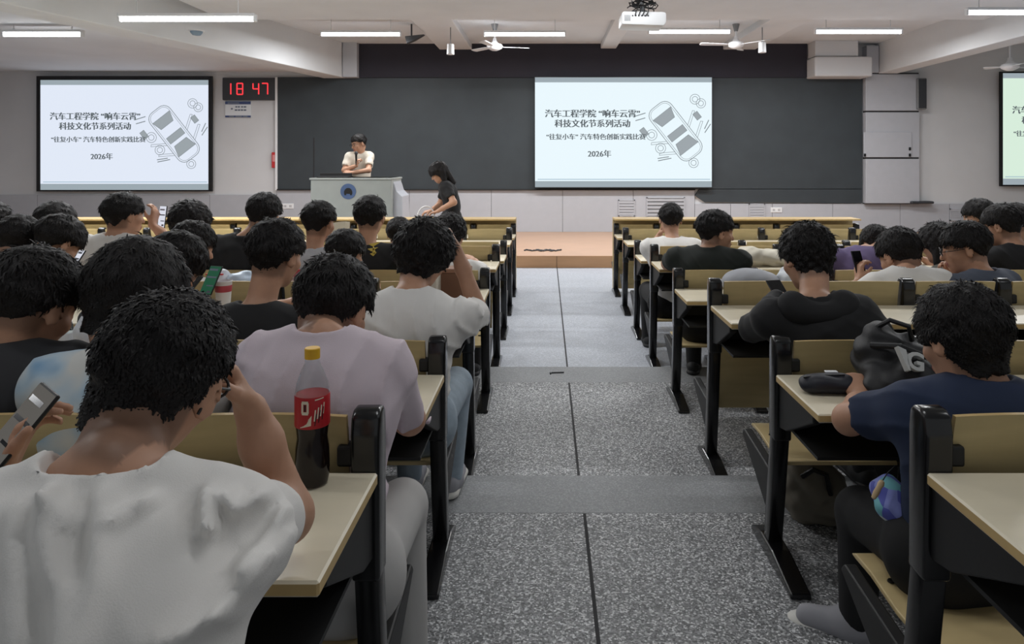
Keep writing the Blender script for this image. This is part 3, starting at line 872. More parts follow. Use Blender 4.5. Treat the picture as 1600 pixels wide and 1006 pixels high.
def strands(V, Q, crown, Rh, hs, n, curl, rg, res, lk=1.0):
    """locks of hair combed away from the crown, joined to the hair mass"""
    a, b, c, d = (V[Q[:, i]] for i in range(4)); nr = np.cross(c - a, d - b); ln = np.linalg.norm(nr, axis=1) + 1e-12; nr /= ln[:, None]
    cen = (a + b + c + d) / 4
    ok = (nr @ Rh[:, 2] > -.55); idx = np.where(ok)[0]
    pk = rg.choice(idx, n, p=ln[idx] / ln[idx].sum()); p = cen[pk]; N_ = nr[pk]
    w_ = (.0011 + .0011 * rg.rand(n)) * (1 + max(res - .0065, 0) * 160); L = lk * (.018 + .020 * rg.rand(n)) * np.clip(((p - crown) @ Rh[:, 2] + .19) / .14, .22, 1)
    t = p - crown; t = t + np.array((0, 0, -.05)) + rg.randn(n, 3) * (.02 + curl * 6); t -= (t * N_).sum(1)[:, None] * N_; t /= np.linalg.norm(t, axis=1)[:, None] + 1e-9
    sd = np.cross(N_, t); pts = []
    for q, (u, l, k) in enumerate(((0, -.002, 1), (.34, .0014, 1), (.68, .0020, .7), (1, .0006 + .35 * max(curl - .003, 0), .15))):
        bend = sd * (np.sin(u * 2 + rg.rand(n) * 0 + 1.7 * np.arange(n)) * L * (.10 + 25 * curl) * u)[:, None]
        c_ = p + t * (L * u)[:, None] - N_ * ((L * u) ** 2 * 5.0)[:, None] + N_ * l + bend
        pts.append(c_ - sd * (w_ * k)[:, None]); pts.append(c_ + sd * (w_ * k)[:, None])
    VV = np.concatenate([V] + pts); o = len(V); QQ = [Q]
    for q in range(3):
        i0 = o + 2 * q * n + np.arange(n); QQ.append(np.stack([i0, i0 + n, i0 + 3 * n, i0 + 2 * n], 1))
    return VV, np.concatenate(QQ)


def person(label, top, Y, row=None, yaw=0, hy=0, hp_=12, hr=0, hs=1.0, shirt='white', pants='darkpants', hair=None, R=None, L=None, nb=None, rs=None, ls=None, pel=None,
           res=.011, sleeve=.60, folds=.006, stand=None, glasses=False, skin=1.0, legs=True, knees=None, feet=None, lean=0.0, fold_seed=0, face=False, shoes='dark', wide=1.0, mic=None, hood=False, sr=.066, ridges=(), toe=None):
    hair = dict(dict(v=.018, nape=-.075, side=-.02, fringe=.05, curl=.003, cf=60.0, ear=True, extra=(), taper=.8), **(hair or {}))
    Rh = rot(yaw + hy, hp_, hr); Rb = rot(yaw)
    T = np.array(P(top[0], top[1], Y))
    H = T - np.array((0, 0, .118 * hs + hair['v'])) + Rb @ np.array((0, .03 * math.sin(math.radians(hp_)), 0))
    HL = lambda x, y, z: H + Rh @ (np.array((x, y, z)) * hs)
    up = np.array((0, 0, 1.0)); fwd = Rb @ np.array((0, 1.0, 0)); rgt = Rb @ np.array((1.0, 0, 0))
    if nb is None:
        N = H + Rh @ np.array((0, -.03, -.10)) * hs + np.array((0, 0, -.085)) - fwd * (.012 + .06 * math.sin(math.radians(max(hp_, 0))))
    else: N = np.array(P(*nb))
    fz = 0.0
    if row:
        Yp, fz, _ = RZ[row]
        pz = fz + .335 + .105
        PE = np.array((N[0] + lean, Yp + .20, pz)) if pel is None else np.array(pel, float)
        OCC.setdefault((row, 1 if N[0] > 0 else -1), []).append(PE[0])
    else:
        fz = stand
        PE = np.array((N[0], N[1] - .02, fz + .92)) if pel is None else np.array(pel, float)
    S = {}
    sw = .178 * wide
    S[1] = N + rgt * sw - up * .045 if rs is None else np.array(P(*rs))
    S[-1] = N - rgt * sw - up * .045 if ls is None else np.array(P(*ls))
    ax = nrm(S[1] - S[-1]); td = nrm(N - PE); bk = nrm(np.cross(td, ax)) * -1.0
    if bk @ fwd > 0: bk = -bk                       # towards the back
    C = N * .72 + PE * .28 + bk * .03; Mi = N * .38 + PE * .62 + bk * .045
    B = Field(); T_ = Field()
    fl_ = nrm(bk)

    def torso(F, g):
        F.cap(PE + up * .02, Mi, .158 + g, .15 + g, k=.05, n=fl_, ratio=.68)
        F.cap(Mi, C, .152 + g, .160 + g, k=.05, n=fl_, ratio=.66)
        F.cap(C + ax * -.07, C + ax * .07, .115 + g, k=.06, n=fl_, ratio=.85)
        for sd in (1, -1):
            F.cap(N - up * .07 - bk * .0, S[sd] - up * .01, .060 + g, .056 + g, k=.05)
            F.cap(C + ax * .085 * sd, S[sd] - up * .02, .09 + g, .062 + g, k=.05)
            F.cap(N + up * .01 + bk * .01, N * .45 + S[sd] * .55 - up * .0, .040 + g, .046 + g, k=.04)
    torso(B, -.016); torso(T_, .004)
    # arms
    arms = {}
    for sd, A in ((1, R), (-1, L)):
        A = dict(A or {}); deskz = None
        if 'w' in A: wr = np.array(P(*A['w']))
        elif row:
            order = 'XABCDEFG'; q = order.index(row)
            if row == 'G': wr = S[sd] + fwd * .3 - up * .25
            else:
                Yn, _, zn = RZ[order[q + 1]]
                wr = np.array((N[0] + sd * rgt[0] * .10, Yn - .20, zn - .125 + .03))
                d_ = wr - S[sd]; Ld = np.linalg.norm(d_)
                if Ld > .52: wr = S[sd] + d_ * .52 / Ld; wr[2] = max(wr[2], zn - .125 + .045)
        else: wr = S[sd] - up * .5
        el = np.array(P(*A['e'])) if 'e' in A else ik(S[sd], wr, .29, .25, rgt * sd * .7 - up * .5 - fwd * .2)
        f = nrm(A['f']) if 'f' in A else nrm(wr - el)
        n_ = np.array(A.get('n', -up + rgt * -sd * .3), float)
        arms[sd] = (el, wr, f)
        B.cap(S[sd], el, .048, .040, k=.03); B.cap(el, el * .3 + wr * .7, .042, .031, k=.02); B.cap(el * .3 + wr * .7, wr, .031, .025, k=.02)
        hand(B, wr, f, n_, A.get('side', sd), A.get('curl', (.55, .7, .5)), A.get('sc', 1.0), thumb=A.get('thumb', .6))
        sl = sleeve
        e2 = S[sd] + (el - S[sd]) * min(sl, 1)
        if sl <= 1:
            T_.cap(S[sd] - up * .01, e2, .066, sr, k=.04)
        else:
            T_.cap(S[sd] - up * .01, el, .068, .056, k=.04); T_.cap(el, el + (wr - el) * min(sl - 1, .95), .056, .042, k=.025)
    # head and neck
    B.cap(H + Rh @ np.array((0, -.028, -.06)) * hs, N - up * .03, .053 * hs, .056, k=.03)
    B.ell(HL(0, -.010, .03), np.array((.075, .094, .085)) * hs, Rh, k=.02)
    B.ell(HL(0, -.032, -.022), np.array((.058, .055, .060)) * hs, Rh, k=.03)
    B.ell(HL(0, .030, -.045), np.array((.058, .062, .070)) * hs, Rh, k=.03)
    B.cap(HL(0, .066, -.095), HL(0, .066, -.095), .020 * hs, k=.03)
    B.cap(HL(-.03, .078, .022), HL(.03, .078, .022), .014 * hs, k=.02)
    B.cap(HL(0, .088, .004), HL(0, .108, -.034), .008 * hs, .013 * hs, k=.012)
    for sd in (1, -1):
        B.ell(HL(.034 * sd, .098, .001), np.array((.016, .012, .011)) * hs, Rh, k=.012, sub=True)
        B.ell(HL(.032 * sd, .078, .0), np.array((.013, .013, .012)) * hs, Rh, k=.004)
        B.ell(HL(.042 * sd, .060, -.026), np.array((.024, .022, .022)) * hs, Rh, k=.02)
        Re = Rh @ rot(-26 * sd, 0, 0)
        B.ell(HL(.084 * sd, -.008, -.006), np.array((.010, .021, .034)) * hs, Re, k=.008)
        B.ell(HL(.095 * sd, -.002, -.004), np.array((.006, .010, .018)) * hs, Re, k=.006, sub=True)
    B.cap(HL(-.018, .090, -.063), HL(.018, .090, -.063), .0075 * hs, k=.006)
    B.cap(HL(-.015, .089, -.073), HL(.015, .089, -.073), .0075 * hs, k=.006)
    B.cap(HL(-.02, .104, -.068), HL(.02, .104, -.068), .003 * hs, k=.003, sub=True)
    # legs
    LG = Field(); kn = {}; ft = {}
    for sd in (1, -1):
        hipp = PE + rgt * .085 * sd
        if row:
            kn[sd] = hipp + fwd * .42 + rgt * .05 * sd + up * .02; ft[sd] = np.array((kn[sd][0], kn[sd][1] - .02, fz + .075))
            Yn = kn[sd][1]
            if Yn > S2 + .02 > RZ[row][0] or (Yn > S1 > RZ[row][0]): ft[sd][2] -= 0
        else:
            kn[sd] = hipp + fwd * .03 - up * .43; ft[sd] = hipp * np.array((1, 1, 0)) + np.array((0, 0, fz + .08))
        if knees and sd in knees: kn[sd] = np.array(P(*knees[sd]))
        if feet and sd in feet: ft[sd] = np.array(P(*feet[sd]))
        for F, g in ((B, -.014), (LG, .006)):
            F.cap(hipp, kn[sd], .088 + g, .064 + g, k=.03); F.cap(kn[sd], ft[sd], .062 + g, .046 + g, k=.025)
            F.cap(PE - rgt * .06, PE + rgt * .06, .12 + g, k=.04, n=fwd, ratio=.85)
        fwt = rot((toe or {}).get(sd, yaw)) @ np.array((0, 1.0, 0)); B.cap(ft[sd] - up * .03 - fwt * .02, ft[sd] - up * .045 + fwt * .12, .033, .026, k=.02)
    rg = np.random.RandomState(fold_seed + 11); ph = rg.rand(8) * 6.28
    def fold(X, Y_, Z, f_):
        x = (X - N[0]) * rgt[0] + (Y_ - N[1]) * rgt[1]; y = (X - N[0]) * fwd[0] + (Y_ - N[1]) * fwd[1]; z = Z - N[2] + 0 * X
        wz = .03 * np.sin(9 * z + 5 * x + ph[0]) + .02 * np.sin(17 * z - 8 * x + ph[1])
        a = np.sin(38 * (x + wz) + 13 * z * np.sign(rg.rand() - .5 + 0) + ph[2]); a = 1 - np.abs(a)
        b = np.sin(22 * (x * .7 - z * .9 + wz) + ph[3]); b = 1 - np.abs(b)
        c_ = np.sin(27 * (x * .8 + z * .8 + .6 * y - wz) + ph[4]); c_ = 1 - np.abs(c_)
        m_ = .5 + .5 * np.sin(7 * x + 5 * z + ph[5]); m2 = .5 + .5 * np.sin(6 * x - 8 * z + ph[6])
        at_ = np.clip((np.sqrt((X - N[0]) ** 2 + (Y_ - N[1]) ** 2 + (Z - N[2]) ** 2) - .09) / .08, 0, 1)
        return (f_ - folds * at_ * (a * a * m_ + b * b * m2 * .9 + c_ * c_ * (1 - m_) * .9 - .5)).astype(np.float32)
    if folds: T_.fn(fold)
    if ridges:
        cam0 = np.array((0, 0, CAMZ)); q0 = N + bk * .11
        def on_back(px_, py_):                       # the spot of the back that shows at this pixel, as (across, along the spine)
            d = np.array(P(px_, py_, 1.0)) - cam0; h_ = cam0 + d * (((q0 - cam0) @ bk) / (d @ bk)); return ((h_ - N) @ ax, (h_ - N) @ td)
        RP = [([on_back(*p_) for p_ in pts], am, wd_) for pts, am, wd_ in ridges]
        def ridge(X, Y_, Z, f_):
            px_, py_, pz_ = X - N[0], Y_ - N[1], Z - N[2]
            x = px_ * ax[0] + py_ * ax[1] + pz_ * ax[2]; z = px_ * td[0] + py_ * td[1] + pz_ * td[2]; y = -(px_ * bk[0] + py_ * bk[1] + pz_ * bk[2])
            tot = 0
            for pts, am, wd_ in RP:
                dm = 9.0
                for (ax_, az), (bx_, bz) in zip(pts, pts[1:]):
                    ex, ez = bx_ - ax_, bz - az; t_ = np.clip(((x - ax_) * ex + (z - az) * ez) / (ex * ex + ez * ez), 0, 1)
                    dm = np.minimum(dm, (x - ax_ - t_ * ex) ** 2 + (z - az - t_ * ez) ** 2)
                tot = tot + 1.9 * am * np.exp(-dm / wd_ ** 2)
            return (f_ - tot * np.clip((.10 - y) / .1, 0, 1)).astype(np.float32)
        T_.fn(ridge)
    # clothing openings
    T_.cap(N + up * .045 + bk * .0, H + Rh @ np.array((0, -.02, -.05)) * hs, .064, .069, k=.006, sub=True)
    T_.cap(N + up * .05 - bk * .045, N + up * .08 - bk * .06, .062, .07, k=.01, sub=True)
    if sleeve <= 1:
        for sd in (1, -1):
            el, wr, f = arms[sd]; u = nrm(el - S[sd]); Lr = np.linalg.norm(el - S[sd]); q = S[sd] + u * (Lr * sleeve + .035)
            lo_, hi_ = np.minimum(q, el) - .12, np.maximum(q, el) + .12
            def cut(X, Y_, Z, f_, q=q, u=u, sS=S[sd], el=el):
                dd = (X - q[0]) * u[0] + (Y_ - q[1]) * u[1] + (Z - q[2]) * u[2]
                rad = np.sqrt((X - q[0]) ** 2 + (Y_ - q[1]) ** 2 + (Z - q[2]) ** 2)
                return np.where(rad < .11, np.maximum(f_, dd), f_).astype(np.float32)
            T_.fn(cut, q - .11, q + .11)
            T_.cap(q - u * .035, q + u * .02, min(sr * .84, sr - 1.4 * res) - folds * .5, min(sr * .9, sr - 1.2 * res) - folds * .5, k=.004, sub=True)
    origin = np.array((PE[0], PE[1], fz))
    # ---- meshes
    V, Q = B.mesh(res)
    q = (V - H) @ Rh / hs
    col = np.tile(SKINC * skin, (len(V), 1)); base = col.copy()
    def paint(c, d, r, soft):
        w_ = np.clip((r - d) / soft + .5, 0, 1)[:, None]; col[:] = col * (1 - w_) + np.array(lin(c)[:3]) * w_
    onface = (q[:, 1] > .05)
    def capd(a, b):
        a = np.array(a); b = np.array(b); d = b - a; t = np.clip(((q - a) @ d) / (d @ d), 0, 1); return np.linalg.norm(q - a - t[:, None] * d, axis=1)
    paint((150, 88, 80), np.minimum(capd((-.02, .095, -.063), (.02, .095, -.063)), capd((-.015, .095, -.073), (.015, .095, -.073))), .0085, .004)
    for sd in (1, -1):
        paint((40, 32, 28), capd((.016 * sd, .09, .020), (.048 * sd, .080, .021)), .0065, .004)
        paint((215, 205, 198), np.linalg.norm(q - np.array((.032 * sd, .088, 0)), axis=1) + 8 * np.maximum(np.abs(q[:, 2]) - .005, 0), .0105, .002)
        paint((24, 18, 16), np.linalg.norm(q - np.array((.031 * sd, .092, 0)), axis=1), .0075, .002)
    # short clipped hair at nape and temples
    if hair['nape'] > -.12:
        wv = np.clip((q[:, 2] - (hair['nape'] - .006)) / .016, 0, 1) * (q[:, 1] < .0) * (np.abs(q[:, 0]) < .10) * (q[:, 2] < .1) * np.clip(-(q[:, 1] - .0) / .015, 0, 1)
        ears = ((np.abs(q[:, 0]) > .0765))
        wv = (wv * (~ears))[:, None] * .5; col = col * (1 - wv) + np.array(lin((40, 34, 32))[:3]) * wv
    body = link('person', np_mesh('person', V, Q, origin, col), M_skin, None, origin); tag(body, label, 'person')
    V, Q = T_.mesh(res)
    sh = link('hoodie' if hood else 'shirt', np_mesh('shirt', V, Q, origin), SHIRT[shirt], body)
    if hood:
        HD = Field()
        for i in range(9):
            a_ = math.radians(-110 + i * 27.5); p_ = N + bk * (.055 + .03 * math.cos(a_)) + ax * .10 * math.sin(a_) - up * (.01 + .03 * math.cos(a_))
            HD.ell(p_, (.05, .045, .045), k=.03)
        V, Q = HD.mesh(max(res, .009)); link('hood', np_mesh('hood', V, Q, origin), SHIRT[shirt], body)
    if legs:
        V, Q = LG.mesh(max(res, .011)); link('trousers', np_mesh('trousers', V, Q, origin), SHIRT[pants], body)
        for sd in (1, -1):
            SF = Field(); fw0 = fwd; fwd = rot((toe or {}).get(sd, yaw)) @ np.array((0, 1.0, 0)); a_ = ft[sd] * 1.0; a_[2] = ft[sd][2] - .03
            SF.cap(a_ - fwd * .035, a_ + fwd * .02 + up * .005, .044, .048, k=.02); SF.cap(a_ + fwd * .02 - up * .01, a_ + fwd * .14 - up * .014, .046, .036, k=.03)
            zf = ft[sd][2] - .072
            SF.fn(lambda X, Y_, Z, f_: np.maximum(f_, zf - Z).astype(np.float32))
            V, Q = SF.mesh(.008); so = link('shoe', np_mesh('shoe', V, Q, origin), M_bshoe if shoes == 'dark' else M_shoe, body)
            SO = Field(); b_ = ft[sd] * 1.0; b_[2] = zf + .008
            SO.cap(b_ - fwd * .045, b_ + fwd * .165, .047, .041, k=.01, n=up, ratio=.5); SO.fn(lambda X, Y_, Z, f_: np.maximum(f_, zf - Z).astype(np.float32))
            V, Q = SO.mesh(.008); link('sole', np_mesh('sole', V, Q, origin), M_bshoe if shoes == 'dark' else M_sole, so); fwd = fw0
    # ---- hair
    HF = Field(); v = hair['v']
    HF.ell(HL(0, -.014, .034), (np.array((.077, .096, .086)) * hs + v), Rh, k=.02)
    HF.cap(HL(0, -.022, .0), HL(0, -.030, -.095), .070 * hs + v * .5, .060 * hs + v * .2, k=.03)
    for (c_, r) in hair['extra']: HF.ell(HL(*c_), np.array(r) * hs, Rh, k=.02)
    nape, side, fr = hair['nape'], hair['side'], hair['fringe']; cu, cf = hair['curl'], hair['cf']
    def hfn(X, Y_, Z, f_):
        px, py, pz = X - H[0], Y_ - H[1], Z - H[2]
        qx, qy, qz = [(px * Rh[0, i] + py * Rh[1, i] + pz * Rh[2, i]) / hs for i in range(3)]
        phi = np.arctan2(qx, qz * .5 - (qy + .05) * .9 + 1e-4)
        nz_ = np.sin(cf * qx + 2 * np.sin(31 * qz + ph[0])) * np.sin(cf * .9 * qy + 2 * np.sin(27 * qx + ph[1])) * np.sin(cf * 1.1 * qz + 2 * np.sin(29 * qy + ph[2]))
        st_ = np.sin(26 * phi + 3 * np.sin(20 * qz + ph[3]) + 2 * np.sin(25 * qy + ph[4])) * .6 + .4 * np.sin(47 * phi + 4 * np.sin(16 * qy + ph[5]))
        f_ = f_ - cu * nz_ * 1.6 - .0030 * st_
        f_ = f_ + (hair['taper'] if hair['ear'] else .25) * max(v - .003, 0) * np.clip((.025 - qz) / .075, 0, 1) * np.clip((.03 - qy) / .04, 0, 1)
        hl = np.interp(qy.ravel(), (-.14, -.06, -.02, .0, .018, .042, .065, .16), (nape, nape + .005, (nape + side) / 2 + .01, side, max(side + .02, fr - .03), max(side, fr - .006), fr, fr)).reshape(qy.shape)
        if hair['ear']: hl = hl + .034 * np.clip((np.abs(qx) - .036) / .026, 0, 1) * np.clip(-qy / .02, 0, 1) * np.clip((-.01 - nape) / .05, 0, 1)   # the nape line rises to the ears
        jag = .006 * np.sin(70 * qx + ph[6]) * np.sin(55 * qx + 30 * qy + ph[7]) + .004 * np.sin(160 * qx + 90 * qy)
        f_ = np.maximum(f_, (hl + jag - qz) * hs * .8)
        return f_.astype(np.float32)
    HF.fn(hfn)
    if hair['ear']:
        for sd in (1, -1): HF.ell(HL(.092 * sd, .004, -.016), np.array((.032, .030, .040)) * hs, Rh, k=.006, sub=True)
    for (a_, b_, r0, r1) in hair.get('locks', ()):
        HF.cap(HL(*a_), HL(*b_), r0 * hs, r1 * hs, k=.02)
    if hair.get('locks'):
        def lfn(X, Y_, Z, f_): return (f_ - .003 * np.sin(110 * X + 6 * np.sin(9 * Z)) * np.sin(90 * Y_ + 2)).astype(np.float32)
        HF.fn(lfn)
    V, Q = HF.mesh(min(max(res * .8, .0045), .009))
    V, Q = strands(V, Q, HL(0, -.05, .10), Rh, hs, int(np.clip(.17 / res ** 2, 700, 4200)), cu, np.random.RandomState(fold_seed + 3), res, hair.get('len', 1.0))
    link('hair', np_mesh('hair', V, Q, origin), M_hair, body)
    if glasses:
        g = MB()
        for sd in (1, -1):
            g.tube([HL(.034 * sd + .024 * math.cos(t_), .108, .0 + .018 * math.sin(t_)) - origin for t_ in np.linspace(0, 2 * math.pi, 17)], .0022, 6)
            g.tube([HL(.058 * sd, .106, .004) - origin, HL(.080 * sd, .06, .006) - origin, HL(.082 * sd, .0, .008) - origin, HL(.084 * sd, -.015, -.006) - origin, HL(.084 * sd, -.022, -.03) - origin], .002, 6)
        g.tube([HL(-.010, .110, .004) - origin, HL(.010, .110, .004) - origin], .002, 6)
        g.obj('glasses', M_glass, body)
    return dict(H=H, N=N, body=body, arms=arms, S=S, HL=HL, PE=PE, origin=origin, bk=bk, ax=ax, C=C, Mi=Mi, Rh=Rh)


# ------------------------------------------------------------------ people
up3 = np.array((0, 0, 1.0))
PPL = {}
SHORT = dict(v=.014, nape=-.062, side=.0, fringe=.05)
MED = dict(v=.022, nape=-.080, side=-.03, fringe=.03)
BOWL = dict(v=.026, nape=-.092, side=-.045, fringe=.0, ear=False)
CURLY = dict(v=.034, nape=-.080, side=-.03, fringe=.02, curl=.005, cf=120., ear=False)

# left block, nearest the camera first
PPL['near'] = person('man in white tee in the foreground, elbow on desk and hand at forehead', (244, 458), .93, None, yaw=-6, hy=1, hp_=20, hr=15, hs=.90, shirt='white',
    hair=dict(v=.008, len=.5, nape=-.096, extra=[((0, -.036, -.058), (.064, .060, .058))], side=.006, fringe=.035, taper=1.0), stand=.23, pel=(-.56, .52, .66), nb=(166, 745, .80), rs=(350, 822, .86), ls=(-62, 842, .80),
    R=dict(e=(446, 806, 1.14), w=(392, 640, 1.11), f=(-.35, -.25, .85), n=(-.6, -.5, -.4), curl=(1.0, 1.0, .6), thumb=.3), L=dict(e=(-130, 800, 1.12), w=(2, 745, 1.24), f=(.18, .35, .75), n=(.75, .3, -.1), curl=(.5, .6, .5), thumb=.2),
    knees={1: (430, 1200, .98), -1: (150, 1200, .98)}, feet={1: (430, 1700, 1.0), -1: (150, 1700, 1.0)}, res=.0065, folds=.009, fold_seed=2, glasses=True, sleeve=.56, ridges=[([(67, 767), (76, 820), (95, 876), (120, 926), (125, 1010)], .016, .011), ([(149, 772), (158, 820), (161, 905), (150, 1000)], .014, .012), ([(300, 765), (312, 825)], .014, .009), ([(330, 770), (350, 795), (385, 772)], .014, .010),
        ([(425, 798), (405, 840), (371, 890)], .014, .009), ([(438, 840), (395, 910), (350, 955)], .014, .010), ([(410, 870), (350, 930), (300, 985)], .010, .012), ([(78, 772), (113, 816)], .012, .008), ([(215, 780), (180, 810)], .010, .008), ([(20, 800), (40, 900), (50, 1000)], .010, .014), ([(350, 960), (260, 1000)], .012, .010)], wide=1.0, sr=.058)
PPL['lavender'] = person('person in lavender tee and pale grey sweatpants slumped behind the cola bottle', (519, 400), 1.86, 'X', hy=-18, hp_=24, hr=4, hs=1.03, shirt='lavender', pants='sweat', hair=dict(MED, v=.020),
    nb=(505, 525, 1.70), rs=(600, 568, 1.70), ls=(412, 560, 1.72), R=dict(e=(640, 655, 1.98), w=(580, 640, 2.2)), L=dict(e=(400, 640, 2.0), w=(490, 640, 2.2)), pel=(-.53, 1.66, .58), res=.0085, folds=.016, fold_seed=5, sleeve=.82, wide=.96, sr=.058,
    knees={1: (628, 790, 2.02), -1: (540, 800, 2.0)}, feet={1: (640, 1030, 2.0), -1: (540, 1020, 1.95)}, shoes='grey')
PPL['tiedye'] = person('person in pale blue tie-dye tee with full dark hair, behind the foreground man', (205, 374), 1.76, 'X', hy=-8, hp_=26, hr=6, hs=1.10, shirt='tiedye', hair=dict(v=.030, nape=-.092, side=-.05, fringe=.0, ear=False), res=.009, fold_seed=3, nb=(196, 566, 1.62), wide=.88)
PPL['edge'] = person('person in charcoal tee at the left picture edge, head bowed, right ear showing', (42, 388), 1.72, 'X', hy=-14, hp_=26, hr=4, hs=1.04, shirt='charcoal', hair=dict(MED, nape=-.068, side=-.012), res=.009, fold_seed=4, nb=(-8, 548, 1.67))
PPL['blacktee'] = person('man in plain black tee with short hair and bare neck, left of the lavender tee', (431, 342), 2.74, 'A', hy=-22, hp_=10, hr=4, hs=1.03, shirt='black', hair=dict(MED, nape=-.078, side=-.01), nb=(402, 488, 2.66), res=.009, fold_seed=6)
PPL['curlywhite'] = person('man in white tee with big curly hair and raised right forearm, by the aisle', (660, 340), 2.78, 'A', yaw=-6, hy=-10, hp_=16, hr=10, hs=1.06, shirt='white', pants='jeans', hair=dict(CURLY, v=.036),
    nb=(640, 460, 2.66), rs=(722, 492, 2.70), ls=(575, 490, 2.66), R=dict(e=(748, 490, 2.95), w=(712, 388, 2.93), f=(-.4, -.1, .8), n=(-.7, -.4, -.2), curl=(.9, .9, .5)), res=.009, folds=.014, fold_seed=8, sleeve=.78,
    knees={1: (712, 600, 3.05), -1: (640, 610, 3.05)}, feet={1: (704, 740, 3.0), -1: (640, 740, 3.0)}, shoes='grey', pel=(-.53, 2.64, .58))
PPL['bowed'] = person('person bowed low over a phone, left of the green-screened phone', (268, 362), 2.86, 'A', yaw=-10, hy=-30, hp_=38, hr=12, hs=1.03, shirt='charcoal', hair=MED, R=dict(w=(292, 462, 3.06)), res=.010)
PPL['rowb_mid'] = person('person with neat dark hair looking down, left of the curly-haired man', (540, 358), 3.76, 'B', hy=-20, hp_=16, hs=1.0, shirt='charcoal', hair=dict(MED, nape=-.078, side=-.02), res=.011)
PPL['rowb_profile'] = person('person in white tee with head turned right, beside the snack bag', (300, 345), 3.76, 'B', yaw=-15, hy=-28, hp_=18, hs=1.0, shirt='white', hair=dict(MED, side=-.01), res=.011)
PPL['rowb_b'] = person('person bent over a glowing phone, second from the left edge in the third row', (86, 336), 3.78, 'B', yaw=-10, hy=-16, hp_=36, hs=1.08, shirt='charcoal', hair=dict(MED, v=.03), R=dict(w=(118, 432, 3.98)), res=.011)
PPL['rowb_a'] = person('person with dark hair at the far left of the third row, head bowed', (26, 337), 3.78, 'B', hp_=30, hs=1.1, shirt='charcoal', hair=dict(MED, v=.03), res=.011)
PPL['rowc_edge'] = person('person cut by the left picture edge in the fourth row', (-14, 314), 4.6, 'C', hp_=12, hs=1.05, shirt='charcoal', hair=MED, res=.012)
PPL['rowc_a'] = person('person with rounded dark hair in front of the grey panels under the left screen', (85, 315), 4.62, 'C', hp_=18, hs=1.12, shirt='charcoal', hair=dict(MED, v=.03), res=.012)
PPL['phone'] = person('person in white tee holding up a bright phone under the left screen', (194, 300), 4.55, 'C', yaw=-8, hy=-24, hp_=4, hs=1.12, shirt='white', hair=dict(MED, nape=-.075, side=-.02), R=dict(w=(238, 352, 4.78), f=(.1, .2, .8), n=(-.9, .1, .1), sc=1.1), res=.011, wide=1.12, nb=(180, 372, 4.5))
PPL['rowc_curly'] = person('person with wide curly dark hair right of the raised phone', (297, 312), 4.62, 'C', hp_=10, hs=1.1, shirt='charcoal', hair=dict(CURLY, v=.042), res=.012)
PPL['rowc_black'] = person('person in black top leaning right, under the red alarm box', (412, 300), 4.6, 'C', yaw=-6, hr=6, hp_=8, hs=1.08, shirt='black', hair=dict(MED, v=.024), nb=(384, 372, 4.52), res=.011, wide=1.05, pel=(-2.05, 4.56, .5))
PPL['rowc_grey'] = person('person in light grey tee with short hair left of the podium', (499, 313), 4.6, 'C', hy=-20, hp_=8, hs=1.05, shirt='lightgrey', hair=dict(MED, nape=-.085, side=-.01), res=.011)
M_gold = mat('gold print', (214, 190, 90), .5)
PPL['rowc_print'] = person('person in black tee with a small yellow winged print, in front of the podium', (578, 305), 4.58, 'C', hy=-6, hp_=8, hs=1.05, shirt='black', hair=dict(MED, nape=-.078, side=-.015), res=.011)
PPL['rowc_curl2'] = person('person in white tee with tousled hair, mostly behind the curly-haired man', (703, 333), 4.62, 'C', hy=-14, hp_=16, hs=1.02, shirt='white', hair=dict(CURLY, v=.026), res=.011)
PPL['rowd_hidden'] = person('person whose round dark head shows just left of the curly-haired man', (623, 339), 5.6, 'D', hp_=14, hs=1.0, shirt='charcoal', hair=MED, res=.013)

# right block
PPL['headhand'] = person('person in white tee by the aisle resting the left hand against the head', (1048, 317), 5.66, 'D', hp_=12, hs=1.0, shirt='white', hair=dict(SHORT, v=.018, nape=-.07), L=dict(e=(1016, 398, 5.75), w=(1030, 368, 5.78), f=(.35, -.2, .8), n=(.7, -.4, -.2), curl=(.9, .9, .5)), res=.011, sleeve=.7, nb=(1050, 376, 5.56))
PPL['smile'] = person('man in dark green tee turned right in profile, smiling, left row end', (1119, 327), 4.62, 'C', yaw=-18, hy=-58, hp_=4, hs=1.10, shirt='darkgreen', hair=dict(MED, nape=-.07, side=-.005, fringe=.04), nb=(1106, 392, 4.55), res=.009, wide=1.12)
PPL['blackhoodie'] = person('person in black hooded top with tousled hair, arms on the desk by the right aisle', (1262, 348), 2.86, 'A', yaw=6, hy=12, hp_=18, hs=1.04, shirt='black', hair=dict(CURLY, v=.022, curl=.005, nape=-.085, side=-.02), nb=(1272, 470, 2.70), rs=(1338, 492, 2.68), ls=(1208, 494, 2.70),
    L=dict(e=(1176, 512, 2.93), w=(1214, 466, 3.16), f=(.25, .9, .1)), R=dict(e=(1340, 520, 2.9), w=(1290, 470, 3.16)), sleeve=1.97, res=.009, fold_seed=12, hood=True, pel=(1.30, 2.66, .56))
PPL['purple'] = person('person in purple tee bent far forward, head hidden by the white tee', (1372, 352), 4.95, 'C', yaw=8, hp_=46, hs=1.0, shirt='purple', hair=MED, nb=(1352, 392, 4.75), res=.012, wide=1.1)
PPL['whitephone'] = person('man in white tee leaning left over a dark phone in the right block', (1408, 356), 3.76, 'B', yaw=12, hy=10, hp_=24, hr=-4, hs=1.10, shirt='white', hair=dict(MED, v=.022, nape=-.082, side=-.02), nb=(1415, 424, 3.62), rs=(1470, 440, 3.6), ls=(1368, 448, 3.62),
    L=dict(e=(1318, 470, 3.74), w=(1342, 440, 3.86), f=(.1, .2, .9), n=(.8, .1, 0), curl=(.7, .8, .5)), res=.009, fold_seed=9, wide=1.1)
